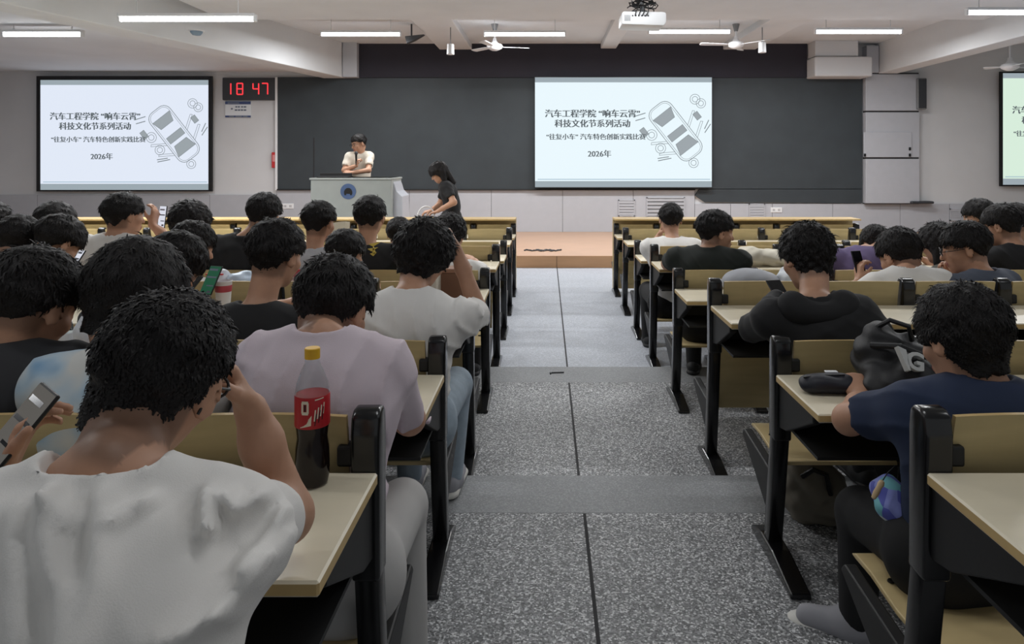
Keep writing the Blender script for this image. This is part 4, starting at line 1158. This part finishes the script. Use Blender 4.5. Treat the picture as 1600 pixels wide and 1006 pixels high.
PPL['glasses'] = person('person in grey-blue tee and glasses facing left in profile', (1509, 345), 3.74, 'B', yaw=24, hy=42, hp_=12, hs=1.06, shirt='greyblue', hair=dict(MED, nape=-.07, side=-.005, fringe=.03), glasses=True, L=dict(e=(1480, 470, 3.8), w=(1496, 436, 3.86), f=(-.3, .2, .7), n=(-.5, 0, .5), curl=(.9, .9, .6)), res=.009, nb=(1535, 430, 3.62))
PPL['curlgrey'] = person('person with long curly hair and grey top, left of the glasses wearer', (1466, 347), 4.75, 'C', yaw=14, hp_=16, hs=1.02, shirt='grey', hair=dict(CURLY, v=.032, locks=[((.06, -.06, .0), (.07, -.05, -.13), .035, .03), ((-.06, -.06, 0), (-.07, -.05, -.13), .035, .03), ((0, -.09, 0), (0, -.08, -.14), .04, .03)]), res=.012)
PPL['rightblack'] = person('person in black tee by the right picture edge, head turned left', (1566, 318), 4.66, 'C', yaw=14, hy=26, hp_=14, hs=1.10, shirt='black', hair=dict(MED, nape=-.078, side=-.01), res=.010, nb=(1590, 388, 4.56))
PPL['mint'] = person('person with long dark hair in a mint top facing left at the far right', (1530, 310), 5.62, 'D', yaw=50, hy=20, hp_=14, hs=1.06, shirt='mint', hair=dict(MED, v=.022, ear=False, locks=[((.05, -.07, .0), (.05, -.09, -.16), .04, .03), ((.07, -.02, -.02), (.075, -.03, -.16), .03, .025)]), res=.012)
PPL['farright'] = person('person with dark hair behind the black tee at the right picture edge', (1586, 317), 5.64, 'D', yaw=20, hp_=16, hs=1.1, shirt='white', hair=dict(MED, v=.03), res=.012)
PPL['navy'] = person('boy in navy tee with thick dark hair in the right foreground', (1507, 444), 1.80, 'X', yaw=8, hy=10, hp_=18, hr=0, hs=1.02, shirt='navy', hair=dict(BOWL, v=.022, side=-.03, len=.65), nb=(1535, 606, 1.76), rs=(1632, 646, 1.74), ls=(1428, 636, 1.80),
    L=dict(e=(1326, 655, 1.99), w=(1344, 622, 2.17), f=(.02, .6, .35), n=(.1, .4, -.8), curl=(1.25, 1.35, .8), thumb=.5), R=dict(w=(1480, 640, 2.16)), res=.0065, folds=.007, fold_seed=14, sleeve=.62,
    knees={-1: (1345, 800, 2.13), 1: (1520, 780, 2.1)}, toe={-1: 62}, feet={-1: (1340, 962, 2.10), 1: (1480, 960, 2.1)}, shoes='grey', pel=(1.06, 1.80, .56))

# speaker and helper at the front
PPL['speaker'] = person('person in cream tee and glasses speaking into a microphone behind the podium', (561, 209), 11.15, None, yaw=150, hy=-14, hp_=16, hs=1.16, shirt='offwhite', hair=dict(SHORT, v=.016, fringe=.045), stand=.17, glasses=True, nb=(563, 239, 11.2), rs=(546, 244, 11.12), ls=(577, 243, 11.2),
    R=dict(e=(538, 266, 11.0), w=(557, 259, 10.93), f=(.25, 0, .95), n=(.9, .2, 0), curl=(1.0, 1.1, .6), sc=1.1), L=dict(e=(576, 266, 11.0), w=(549, 270, 10.90), f=(-1, .0, .05), n=(0, .6, -.5), sc=1.1), res=.012, wide=1.06, folds=.006)
PPL['helper'] = person('person with long black hair in black tee, bending with a cable loop near the podium', (687, 252), 9.15, None, yaw=78, hy=14, hp_=30, hs=1.0, shirt='black', stand=0.0, nb=(694, 284, 9.2), rs=(697, 290, 9.34), ls=(697, 291, 9.04), pel=(-1.24, 9.22, .80),
    hair=dict(v=.032, nape=-.1, side=-.06, fringe=.0, ear=False, curl=.004, locks=[((.06, -.05, .0), (.06, -.02, -.19), .045, .03), ((-.06, -.05, 0), (-.06, -.01, -.19), .045, .03), ((0, -.085, .02), (0, -.10, -.20), .05, .04), ((.07, .01, .02), (.07, .03, -.15), .03, .025)]),
    R=dict(e=(688, 318, 9.42), w=(674, 329, 9.3), f=(-.9, -.1, -.2), n=(0, .2, -.9), sc=1.05), L=dict(e=(709, 316, 8.92), w=(684, 330, 8.98), f=(-.9, .1, -.25), n=(0, .1, -.9), sc=1.05), res=.012, wide=.92)

# small print on the black tee
pr = PPL['rowc_print']; c0 = np.array(P(583, 389, 4.40)) - pr['origin']
s = MB()
for (x0, z0, x1, z1, x2, z2) in ((-.03, .03, .05, .045, .0, .015), (-.035, .0, .03, .01, -.01, -.015), (-.02, -.03, .02, -.02, .0, -.045), (.0, .02, .015, -.03, -.005, -.03)):
    s.prism([(x0, z0), (x1, z1), (x2, z2)], 'y', 0, .012)
s.obj('shirt_print', M_gold, pr['body'], c0)

# ------------------------------------------------------------------ the rows of benches
ORD = {'X': 'nearest', 'A': 'second', 'B': 'third', 'C': 'fourth', 'D': 'fifth', 'E': 'sixth', 'F': 'seventh', 'G': 'front'}
LB = {('X', 1): 'bench row on the right nearest the camera, cut by the picture edge', ('A', 1): 'bench row on the right with the black backpack and pouch on its desk',
      ('B', 1): 'bench row on the right whose desk carries the black-hooded sleeper\'s arms', ('C', 1): 'bench row on the right behind which the grey backpack lies', ('D', 1): 'bench row on the right just behind the row of the head-resting person',
      ('E', 1): 'third bench row from the platform on the right of the aisle', ('F', 1): 'second bench row from the platform on the right of the aisle', ('G', 1): 'front bench row on the right of the aisle with plain wooden front panel',
      ('X', -1): 'bench row on the left nearest the camera, with the cola bottle on its desk', ('A', -1): 'bench row on the left that the lavender tee leans on',
      ('B', -1): 'bench row on the left with the green-screened phone on its desk', ('C', -1): 'fourth bench row from the camera on the left, with the red snack pack', ('D', -1): 'fifth bench row from the camera on the left of the aisle',
      ('E', -1): 'third bench row from the platform on the left of the aisle', ('F', -1): 'second bench row from the platform on the left of the aisle', ('G', -1): 'front bench row on the left of the aisle, nearest the podium'}
LB[('B', 1)] = 'bench row on the right whose desk the black hooded person leans on'
for r in 'XABCDEFG':
    fr_r = bench(r, 1, {'X': 4, 'A': 5, 'B': 5}.get(r, 6), LB[(r, 1)], OCC.get((r, 1), []))
    fr_l = bench(r, -1, {'X': 4, 'A': 6, 'B': 8, 'C': 9, 'D': 11}.get(r, 12), LB[(r, -1)], OCC.get((r, -1), []))
# the wooden front panels of the first rows
for sd, n in ((1, 6), (-1, 12)):
    x0 = .79 if sd > 0 else -.35; x1 = x0 + sd * (PITCH * n + .05)
    s = MB(); s.box(min(x0, x1), max(x0, x1), 8.33, 8.36, .04, .865, bev=.004); s.box(min(x0, x1), max(x0, x1), 8.10, 8.38, .862, .882, bev=.004, mi=1)
    ro = fr_r if sd > 0 else fr_l; s.obj('front_panel', [M_seat, M_edge], ro, -ro.location)
#PROPS
# ------------------------------------------------------------------ things on the desks
def M4(loc, rx=0, ry=0, rz=0):
    return Matrix.Translation(loc) @ Matrix.Rotation(math.radians(rz), 4, 'Z') @ Matrix.Rotation(math.radians(ry), 4, 'Y') @ Matrix.Rotation(math.radians(rx), 4, 'X')


M_scr = {'bright': emat('phone screen bright', (226, 228, 240), .9), 'green': emat('phone screen green', (40, 96, 70), .6), 'grey': emat('phone screen grey', (150, 146, 140), .32), 'dark': mat('phone glass', (22, 22, 26), .12)}


def phone(loc, label, scr, rx, ry, rz, L=.155, Wd=.075, ui=True):
    """lies flat with its screen up (+z) before turning"""
    t = thing('smartphone', label, 'phone', loc, group='phones'); t.rotation_euler = M4((0, 0, 0), rx, ry, rz).to_euler()
    s = MB(); s.box(-Wd / 2, Wd / 2, -L / 2, L / 2, -.004, .004, bev=.0035); s.obj('case', M_blackp, t)
    s = MB(); s.box(-Wd / 2 + .003, Wd / 2 - .003, -L / 2 + .004, L / 2 - .004, .0038, .0046); d = s.obj('screen', M_scr[scr], t)
    if ui and scr != 'dark':
        s = MB()
        for y0, y1, x0, x1 in ((.045, .055, -.028, .02), (.01, .018, -.028, .028), (-.03, -.024, -.01, .028), (-.062, -.05, .005, .026)):
            s.box(x0, x1, y0, y1, .0045, .0050)
        s.obj('screen_items', M_scr['dark'] if scr == 'grey' else mat('screen item', (120, 130, 150), .6), d)
    s = MB(); s.box(-Wd / 2 + .006, -Wd / 2 + .028, L / 2 - .034, L / 2 - .008, -.006, -.0038, bev=.001); s.obj('camera_bump', M_dgrey, t)
    return t


phone(P(28, 670, 1.25), 'phone with grey screen held in the left hand of the foreground man', 'grey', 52, 10, -34, L=.155, Wd=.074)
phone(P(254, 339, 4.83), 'bright phone held up by the white tee under the left screen', 'bright', 82, 0, -26, L=.155, Wd=.072)
phone(P(119, 408, 4.00), 'glowing phone held by the person bent over in the third row', 'bright', 58, 0, -35, L=.14, Wd=.07)
phone(P(330, 438, 3.22), 'phone with green screen leaning on a paper cup', 'green', 60, 0, -20, L=.14, Wd=.070)
phone(P(1341, 409, 3.90), 'dark phone held by the white tee leaning in the right block', 'dark', 70, 0, 20, L=.125, Wd=.066)
phone(P(1217, 455, 3.20), 'dark phone in the hand of the black-hooded person', 'dark', 40, 0, 15, L=.13)
phone(P(291, 452, 3.10), 'dark phone in the hand of the person bowed low', 'dark', 40, 0, -20)

# cola bottle
DZ = {r: v[2] - .125 for r, v in RZ.items()}
M_pet = mat('clear bottle plastic', (240, 244, 244), .06, trans=1.0); M_pet.node_tree.nodes['Principled BSDF'].inputs['IOR'].default_value = 1.2
M_cola = mat('dark cola', (20, 9, 8), .12); M_lab = mat('red label', (176, 24, 34), .4); M_cap = mat('yellow cap', (226, 176, 40), .45); M_lw = mat('label white', (226, 220, 200), .5); M_lk = mat('label black', (20, 16, 16), .5)
bo = thing('cola_bottle', 'cola bottle with red label and yellow cap on the nearest left desk', 'bottle', (-.4697, 1.416, DZ['X']))
prof = [(0, .003), (.022, .0), (.030, .004), (.0335, .02), (.0335, .045), (.0325, .075), (.0295, .095), (.0315, .112)]
s = MB(); s.lathe(prof + [(.0335, .124), (.0335, .168), (.0, .168)], 40); s.obj('cola', M_cola, bo, smooth=True)
s = MB(); s.lathe([(.0342, .172), (.0335, .185), (.030, .205), (.022, .228), (.0145, .243), (.0135, .256), (.0125, .256), (.0135, .243), (.021, .228), (.029, .205), (.0325, .185), (.033, .172)], 40); s.obj('shoulder', M_pet, bo, smooth=True)
s = MB(); s.lathe([(0, .252), (.0150, .252), (.0152, .2715), (.014, .273), (0, .273)], 36); s.obj('cap', M_cap, bo)
s = MB(); s.lathe([(.0338, .120), (.0345, .122), (.0345, .180), (.0338, .182)], 40); lb_ = s.obj('label', M_lab, bo, smooth=True)


def wrap(mb, pts, r=.0349):
    """a flat outline (angle in deg from the front, height) laid on the bottle"""
    def v_(a_, z):
        q = math.radians(a_ - 90 + 16); return mb.bm.verts.new((r * math.cos(q), r * math.sin(q), z))
    (a0, z0), (a1, z1), (a2, z2), (a3, z3) = pts; n = 6
    lo = [v_(a0 + (a1 - a0) * i / n, z0 + (z1 - z0) * i / n) for i in range(n + 1)]; hi = [v_(a3 + (a2 - a3) * i / n, z3 + (z2 - z3) * i / n) for i in range(n + 1)]
    for i in range(n):
        mb.bm.faces.new((lo[i], lo[i + 1], hi[i + 1], hi[i]))


s = MB()
z0, z1 = .149, .176
for a0, a1, b0, b1 in ((-34, -27, z0 + .003, z1 - .003), (-16, -9, z0 + .003, z1 - .003), (-32, -11, z1 - .006, z1), (-32, -11, z0, z0 + .006)):
    wrap(s, [(a0, b0), (a1, b0), (a1, b1), (a0, b1)])
wrap(s, [(-40, .123), (-2, .128), (0, .148), (-8, .142)])
for k in range(4):
    wrap(s, [(6 + 10 * k, .136 + .004 * k), (10 + 10 * k, .136 + .004 * k), (14 + 10 * k, .158 + .004 * k), (10 + 10 * k, .158 + .004 * k)])
wrap(s, [(10, .176), (40, .1785), (40, .1805), (10, .1785)])
s.obj('label_print', M_lw, lb_)
s = MB()
for k in range(3):
    wrap(s, [(8 + 12 * k, .127 + .005 * k), (11 + 12 * k, .127 + .005 * k), (17 + 12 * k, .150 + .006 * k), (14 + 12 * k, .150 + .006 * k)], .0351)
wrap(s, [(-24, z0 + .007), (-19, z0 + .007), (-19, z1 - .007), (-24, z1 - .007)], .0351)
s.obj('label_shade', M_lk, lb_)

# water bottle
wb = thing('water_bottle', 'clear water bottle with white label near the bowed charcoal tee', 'bottle', (P(98, 500, 2.36).x, 2.36, DZ['A']))
s = MB(); s.lathe([(0, 0), (.028, 0), (.032, .006), (.032, .10), (.030, .11), (.032, .12), (.032, .17), (.026, .20), (.014, .225), (.013, .238), (0, .238)], 28); s.obj('bottle', M_pet, wb, smooth=True)
s = MB(); s.lathe([(.0325, .105), (.033, .107), (.033, .158), (.0325, .16)], 28); s.obj('label', M_white, wb, smooth=True)
s = MB(); s.lathe([(0, .236), (.0155, .236), (.0155, .256), (0, .257)], 24); s.obj('cap', M_white, wb)
s = MB(); s.prism([(-.012, .125), (.0, .118), (.012, .125), (.006, .14), (-.006, .14)], 'y', -.0342, -.033); s.obj('label_mark', mat('green mark', (40, 90, 70), .5), wb)


# soft things: implicit blobs
def soft(name, label, cat, loc, blobs, m, res=.006, cut=None, wr=.002, rz=0):
    F = Field()
    for c_, r in blobs: F.ell(c_, r, k=.03)
    def wf(X, Y_, Z, f_):
        f_ = f_ - wr * (np.sin(60 * X + 3 * np.sin(25 * Z)) * np.sin(48 * Y_ + 2) + .8 * np.sin(90 * Z + 40 * X + 2 * np.sin(30 * Y_)))
        if cut is not None: f_ = np.maximum(f_, cut - Z)
        return f_.astype(np.float32)
    F.fn(wf)
    V, Q = F.mesh(res)
    o = link(name, np_mesh(name, V, Q, (0, 0, 0)), m, None, loc); o.rotation_euler = (0, 0, math.radians(rz))
    return tag(o, label, cat)


M_pack = mat('black nylon', (20, 20, 23), .6, bump=.2, bscale=300); M_crm = mat('cream canvas', (206, 200, 184), .8); M_gp = mat('grey nylon', (150, 152, 158), .65); M_pk = mat('dark navy nylon', (22, 24, 36), .55)
M_wht = mat('white plastic film', (214, 218, 224), .45); M_bwht = mat('bluish plastic film', (196, 212, 230), .4); M_beige = mat('beige canvas', (118, 112, 100), .85)

c = P(1293, 598, 2.24)
pch = soft('pencil_pouch', 'dark navy zipped pouch lying on the desk left of the black backpack', 'pouch', (c.x, 2.24, DZ['A']), [((-.04, 0, .028), (.05, .045, .030)), ((.03, 0, .030), (.06, .046, .030))], M_pk, .005, 0.0)
s = MB(); s.tube([(-.08, -.01, .05), (-.03, -.012, .057), (.05, -.01, .058)], .003, 6); s.obj('zip', M_blackp, pch)
s = MB(); s.box(.0, .04, .012, .03, .057, .062, bev=.002); s.obj('tag', M_white, pch)

c = P(1415, 590, 2.26)
bp = soft('backpack', 'black backpack with a pale G on it lying on the second right desk', 'backpack', (c.x, 2.24, DZ['A']), [((-.07, .06, .09), (.075, .09, .10)), ((.0, .02, .07), (.10, .13, .075)), ((.10, .0, .04), (.12, .12, .045)), ((-.05, .08, .15), (.05, .06, .06)), ((-.09, -.04, .04), (.07, .07, .05)), ((.03, .06, .12), (.06, .05, .05)), ((-.02, -.08, .07), (.06, .04, .06))], M_pack, .006, 0.0, .006)
s = MB(); s.tube([(-.12, .0, .15), (-.06, -.07, .165), (.03, -.10, .13), (.12, -.11, .07), (.20, -.10, .02)], .010, 8); s.obj('strap', M_pack, bp)
s = MB(); s.tube([(-.08, .06, .19), (-.05, .02, .225), (.0, .0, .21), (.02, .02, .16)], .008, 8); s.obj('handle', M_pack, bp)
M_pl = mat('pale print', (196, 198, 196), .5)
o = text_mesh('letter', 'G', .075, M_pl, bp, (-.040, -.108, .125), rot=(math.radians(62), math.radians(14), math.radians(-4)), extrude=.012, bold=.002)
s = MB(); s.prism([(-.055, .035), (-.030, .030), (-.015, -.030), (-.022, -.030)], 'y', -.012, .012); o = s.obj('letter_stroke', M_pl, bp); o.location = (-.040, -.108, .125); o.rotation_euler = (math.radians(-28), math.radians(14), math.radians(-4))

c = P(1189, 405, 5.1)
soft('cloth_bag', 'cream cloth bag lying on the desk behind the smiling man in dark green', 'bag', (c.x, 5.10, DZ['D']), [((-.08, 0, .06), (.12, .12, .075)), ((.06, 0, .05), (.13, .11, .065)), ((.15, -.03, .03), (.06, .07, .035))], M_crm, .008, 0.0, .004)
c = P(1172, 432, 4.15)
g = soft('grey_backpack', 'light grey backpack lying on the desk behind the backrest, right of the aisle', 'backpack', (c.x, 4.14, DZ['C']), [((-.02, 0, .07), (.15, .13, .085)), ((.06, .0, .06), (.12, .13, .08))], M_gp, .007, 0.0, .001)
s = MB(); s.tube([(-.15, -.05, .07), (-.10, -.115, .095), (.0, -.135, .10), (.10, -.12, .09), (.15, -.07, .07)], .006, 8); s.obj('zip', M_dgrey, g)
c = P(1232, 430, 4.12)
wbg = soft('white_bag', 'crumpled white bag with straps next to the light grey backpack', 'bag', (c.x, 4.12, DZ['C']), [((0, 0, .07), (.07, .09, .10)), ((.05, .05, .10), (.05, .06, .08))], M_wht, .007, 0.0, .004)
s = MB(); s.tube([(-.09, -.05, .02), (-.06, -.09, .08), (.0, -.09, .10), (.05, -.08, .06), (.04, -.09, .02)], .008, 8); s.obj('strap', M_wht, wbg)
c = P(1262, 790, 2.78)
fb = soft('floor_bag', 'beige bag standing on the floor under the second right bench', 'bag', (c.x, 2.80, .146), [((0, 0, .12), (.10, .13, .15)), ((.07, .0, .09), (.09, .12, .12))], M_beige, .008, 0.0, .005)
s = MB(); s.tube([(-.05, -.10, .20), (-.02, -.13, .24), (.03, -.13, .22), (.05, -.12, .14)], .01, 8); s.obj('strap', M_blackp, fb)
c = P(1416, 800, 1.78)
lbag = soft('printed_bag', 'blue and lilac printed bag beside the lap of the navy tee', 'bag', (c.x, 1.86, c.z), [((0, 0, 0), (.042, .07, .055)), ((.03, 0, -.03), (.045, .07, .05))], mat('printed cloth', (120, 130, 200), .7), .006, None, .003)
m = MATS['printed cloth']; nt = m.node_tree; n1 = nt.nodes.new('ShaderNodeTexVoronoi'); n1.inputs['Scale'].default_value = 28; tc = nt.nodes.new('ShaderNodeTexCoord'); nt.links.new(tc.outputs['Object'], n1.inputs['Vector'])
sp_ = nt.nodes.new('ShaderNodeSeparateColor'); nt.links.new(n1.outputs['Color'], sp_.inputs[0]); r_ = nt.nodes.new('ShaderNodeValToRGB'); e = r_.color_ramp.elements
r_.color_ramp.interpolation = 'CONSTANT'
e[0].position = 0; e[0].color = lin((92, 100, 190)); e[1].position = .75; e[1].color = lin((214, 222, 230)); x = e.new(.4); x.color = lin((140, 150, 220)); x = e.new(.6); x.color = lin((120, 190, 200))
nt.links.new(sp_.outputs[0], r_.inputs[0]); nt.links.new(r_.outputs[0], nt.nodes['Principled BSDF'].inputs['Base Color'])
c = P(1371, 766, 1.80)
s = MB(); s.lathe([(0, -.034), (.009, -.03), (.013, -.01), (.011, .012), (.014, .024), (.010, .036), (0, .04)], 14); o = s.obj('charm', mat('tan charm', (206, 180, 140), .5), None, c, smooth=True); o.rotation_euler = (0, math.radians(28), 0); o.scale = (.6, .6, .75)
tag(o, 'small tan charm hanging at the navy tee hip', 'charm')
s = MB(); s.tube([(0, 0, .038), (.01, .01, .07), (.03, .02, .10)], .0025, 6); s.obj('loop', M_blackp, o)

# left block
c = P(346, 440, 3.24)
cp = thing('paper_cup', 'white paper cup with red print beside the green-screened phone', 'cup', (c.x, 3.26, DZ['B']))
s = MB(); s.lathe([(0, 0), (.028, 0), (.038, .135), (.040, .138), (.038, .141), (.036, .138), (.03, .06), (0, .055)], 26); s.obj('cup', M_white, cp, smooth=True)
s = MB(); s.lathe([(.0352, .09), (.0358, .092), (.0380, .118), (.0372, .12)], 26); s.obj('print', mat('pink red print', (178, 70, 80), .5), cp, smooth=True)
c = P(376, 428, 4.15); soft('plastic_bag', 'pale bluish plastic bag on the desk left of the plain black tee', 'bag', (c.x, 4.15, DZ['C']), [((0, 0, .05), (.10, .08, .085)), ((.05, .02, .06), (.07, .07, .07))], M_bwht, .007, 0.0, .004)
c = P(345, 420, 4.15); wsb = soft('snack_bag', 'white snack bag with red marks behind the paper cup', 'bag', (c.x - .02, 4.17, DZ['C']), [((0, 0, .06), (.08, .06, .09))], M_wht, .007, 0.0, .004)
s = MB()
for x0, x1, z0, z1 in ((-.05, .05, .12, .128), (-.01, .0, .09, .14), (-.03, .03, .07, .078)): s.box(x0, x1, -.062, -.050, z0, z1)
s.obj('print', M_red, wsb)
c = P(464, 424, 4.15); rp = soft('snack_pack', 'red snack pack on the desk right of the plain black tee', 'snack', (c.x, 4.14, DZ['C']), [((0, 0, .06), (.055, .035, .095))], M_lab, .006, 0.0, .003)
s = MB(); s.lathe([(0, 0), (.022, 0), (.022, .002), (0, .002)], 18, M4((0, -.036, .09), 90)); s.obj('print', mat('pack print', (224, 190, 190), .5), rp)
c = P(136, 500, 2.34); soft('paper_bag', 'white crumpled bag standing right of the water bottle', 'bag', (c.x, 2.33, DZ['A']), [((0, 0, .10), (.035, .04, .13)), ((.02, 0, .03), (.06, .05, .06))], M_wht, .006, 0.0, .003)
s = MB(); s.box(-.10, .10, -.13, .13, 0, .006, bev=.001); s.box(-.097, .097, -.127, .127, .006, .012)
nb_ = s.obj('notebook', mat('paper', (214, 208, 192), .8), None, (P(348, 620, 2.2).x, 2.2, DZ['A'])); nb_.rotation_euler = (0, 0, .12); tag(nb_, 'pale notebook on the desk in front of the lavender tee', 'notebook')
c = P(708, 440, 3.2); bx = thing('wooden_box', 'brown upright box on the desk in front of the curly-haired man', 'box', (c.x, 3.24, DZ['B']))
s = MB(); s.box(-.075, .075, -.05, .05, 0, .185, bev=.004); s.obj('body', mat('brown card', (120, 84, 62), .6, var=.1, vscale=9), bx)
s = MB(); s.box(-.078, .078, -.053, .053, .185, .205, bev=.004); s.obj('lid', mat('brown card lid', (150, 110, 86), .6), bx)
s = MB(); s.box(-.012, .012, -.09, .09, 0, .20, bev=.002); o = s.obj('upright_notebook', MATS['paper'], None, (P(682, 440, 3.14).x, 3.14, DZ['B'])); tag(o, 'white notebook standing on edge left of the brown box', 'notebook')
t_ = bmesh.new(); g2 = [[t_.verts.new((.10 * (i / 6 - .5) * 2, 0.012 * math.sin(i), .13 * j_ / 4)) for i in range(7)] for j_ in range(5)]
for j_ in range(4):
    for i in range(6): t_.faces.new((g2[j_][i], g2[j_][i + 1], g2[j_ + 1][i + 1], g2[j_ + 1][i]))
bmesh.ops.solidify(t_, geom=t_.faces[:], thickness=.001)
me = bpy.data.meshes.new('sheet'); t_.to_mesh(me); t_.free()
o = link('paper_sheet', me, MATS['paper'], None, P(523, 372, 5.02)); o.rotation_euler = (math.radians(-35), 0, .2); tag(o, 'white paper sheet in front of the light grey tee', 'paper')

# microphone, cable, scraps
h_ = PPL['speaker']; wr = h_['arms'][1][1]; f_ = h_['arms'][1][2]
mic = thing('microphone', 'black hand microphone held by the speaker at the podium', 'microphone', P(556.5, 248, 10.90))
s = MB(); s.tube([(.0, .01, -.10), (0, 0, .06)], .013, 12, r2=.017); s.obj('handle', M_blackp, mic)
s = MB(); s.lathe([(0, .055), (.018, .06), (.026, .08), (.024, .10), (.012, .115), (0, .117)], 16); s.obj('head', M_dgrey, mic, smooth=True)
c = P(668, 337, 9.0)
s = MB(); s.tube([(.10 * math.cos(a_) - .02, .05 * math.cos(a_), .14 * math.sin(a_) - .02) for a_ in np.linspace(-.2, 4.6, 26)], .009, 8)
tag(s.obj('cable_loop', M_white, None, c, smooth=True), 'pale cable loop in the hands of the bending person', 'cable')
s = MB(); rnd = random.Random(5)
s.tube([(-.30 + .03 * i, .05 * math.sin(i * 1.1), .008 + .006 * (i % 2)) for i in range(20)], .012, 6); s.tube([(-.12 + .02 * i, .09 * math.cos(i * .8), .010) for i in range(14)], .010, 6)
tag(s.obj('cable_scrap', M_dgrey, None, P(850, 392, 10.77).xy.to_3d() + Vector((0, 0, .17))), 'dark tangle of cable lying on the tan platform', 'cable')
s = MB(); s.tube([(-.05, 0, .004), (0, .004, .004), (.05, .01, .004)], .005, 6); s.tube([(-.045, -.03, .004), (-.04, .0, .005)], .005, 6)
tag(s.obj('twig', M_dgrey, None, (P(870, 579, 4.95).x, 4.96, .058)), 'small dark scrap on the aisle step edge', 'scrap')
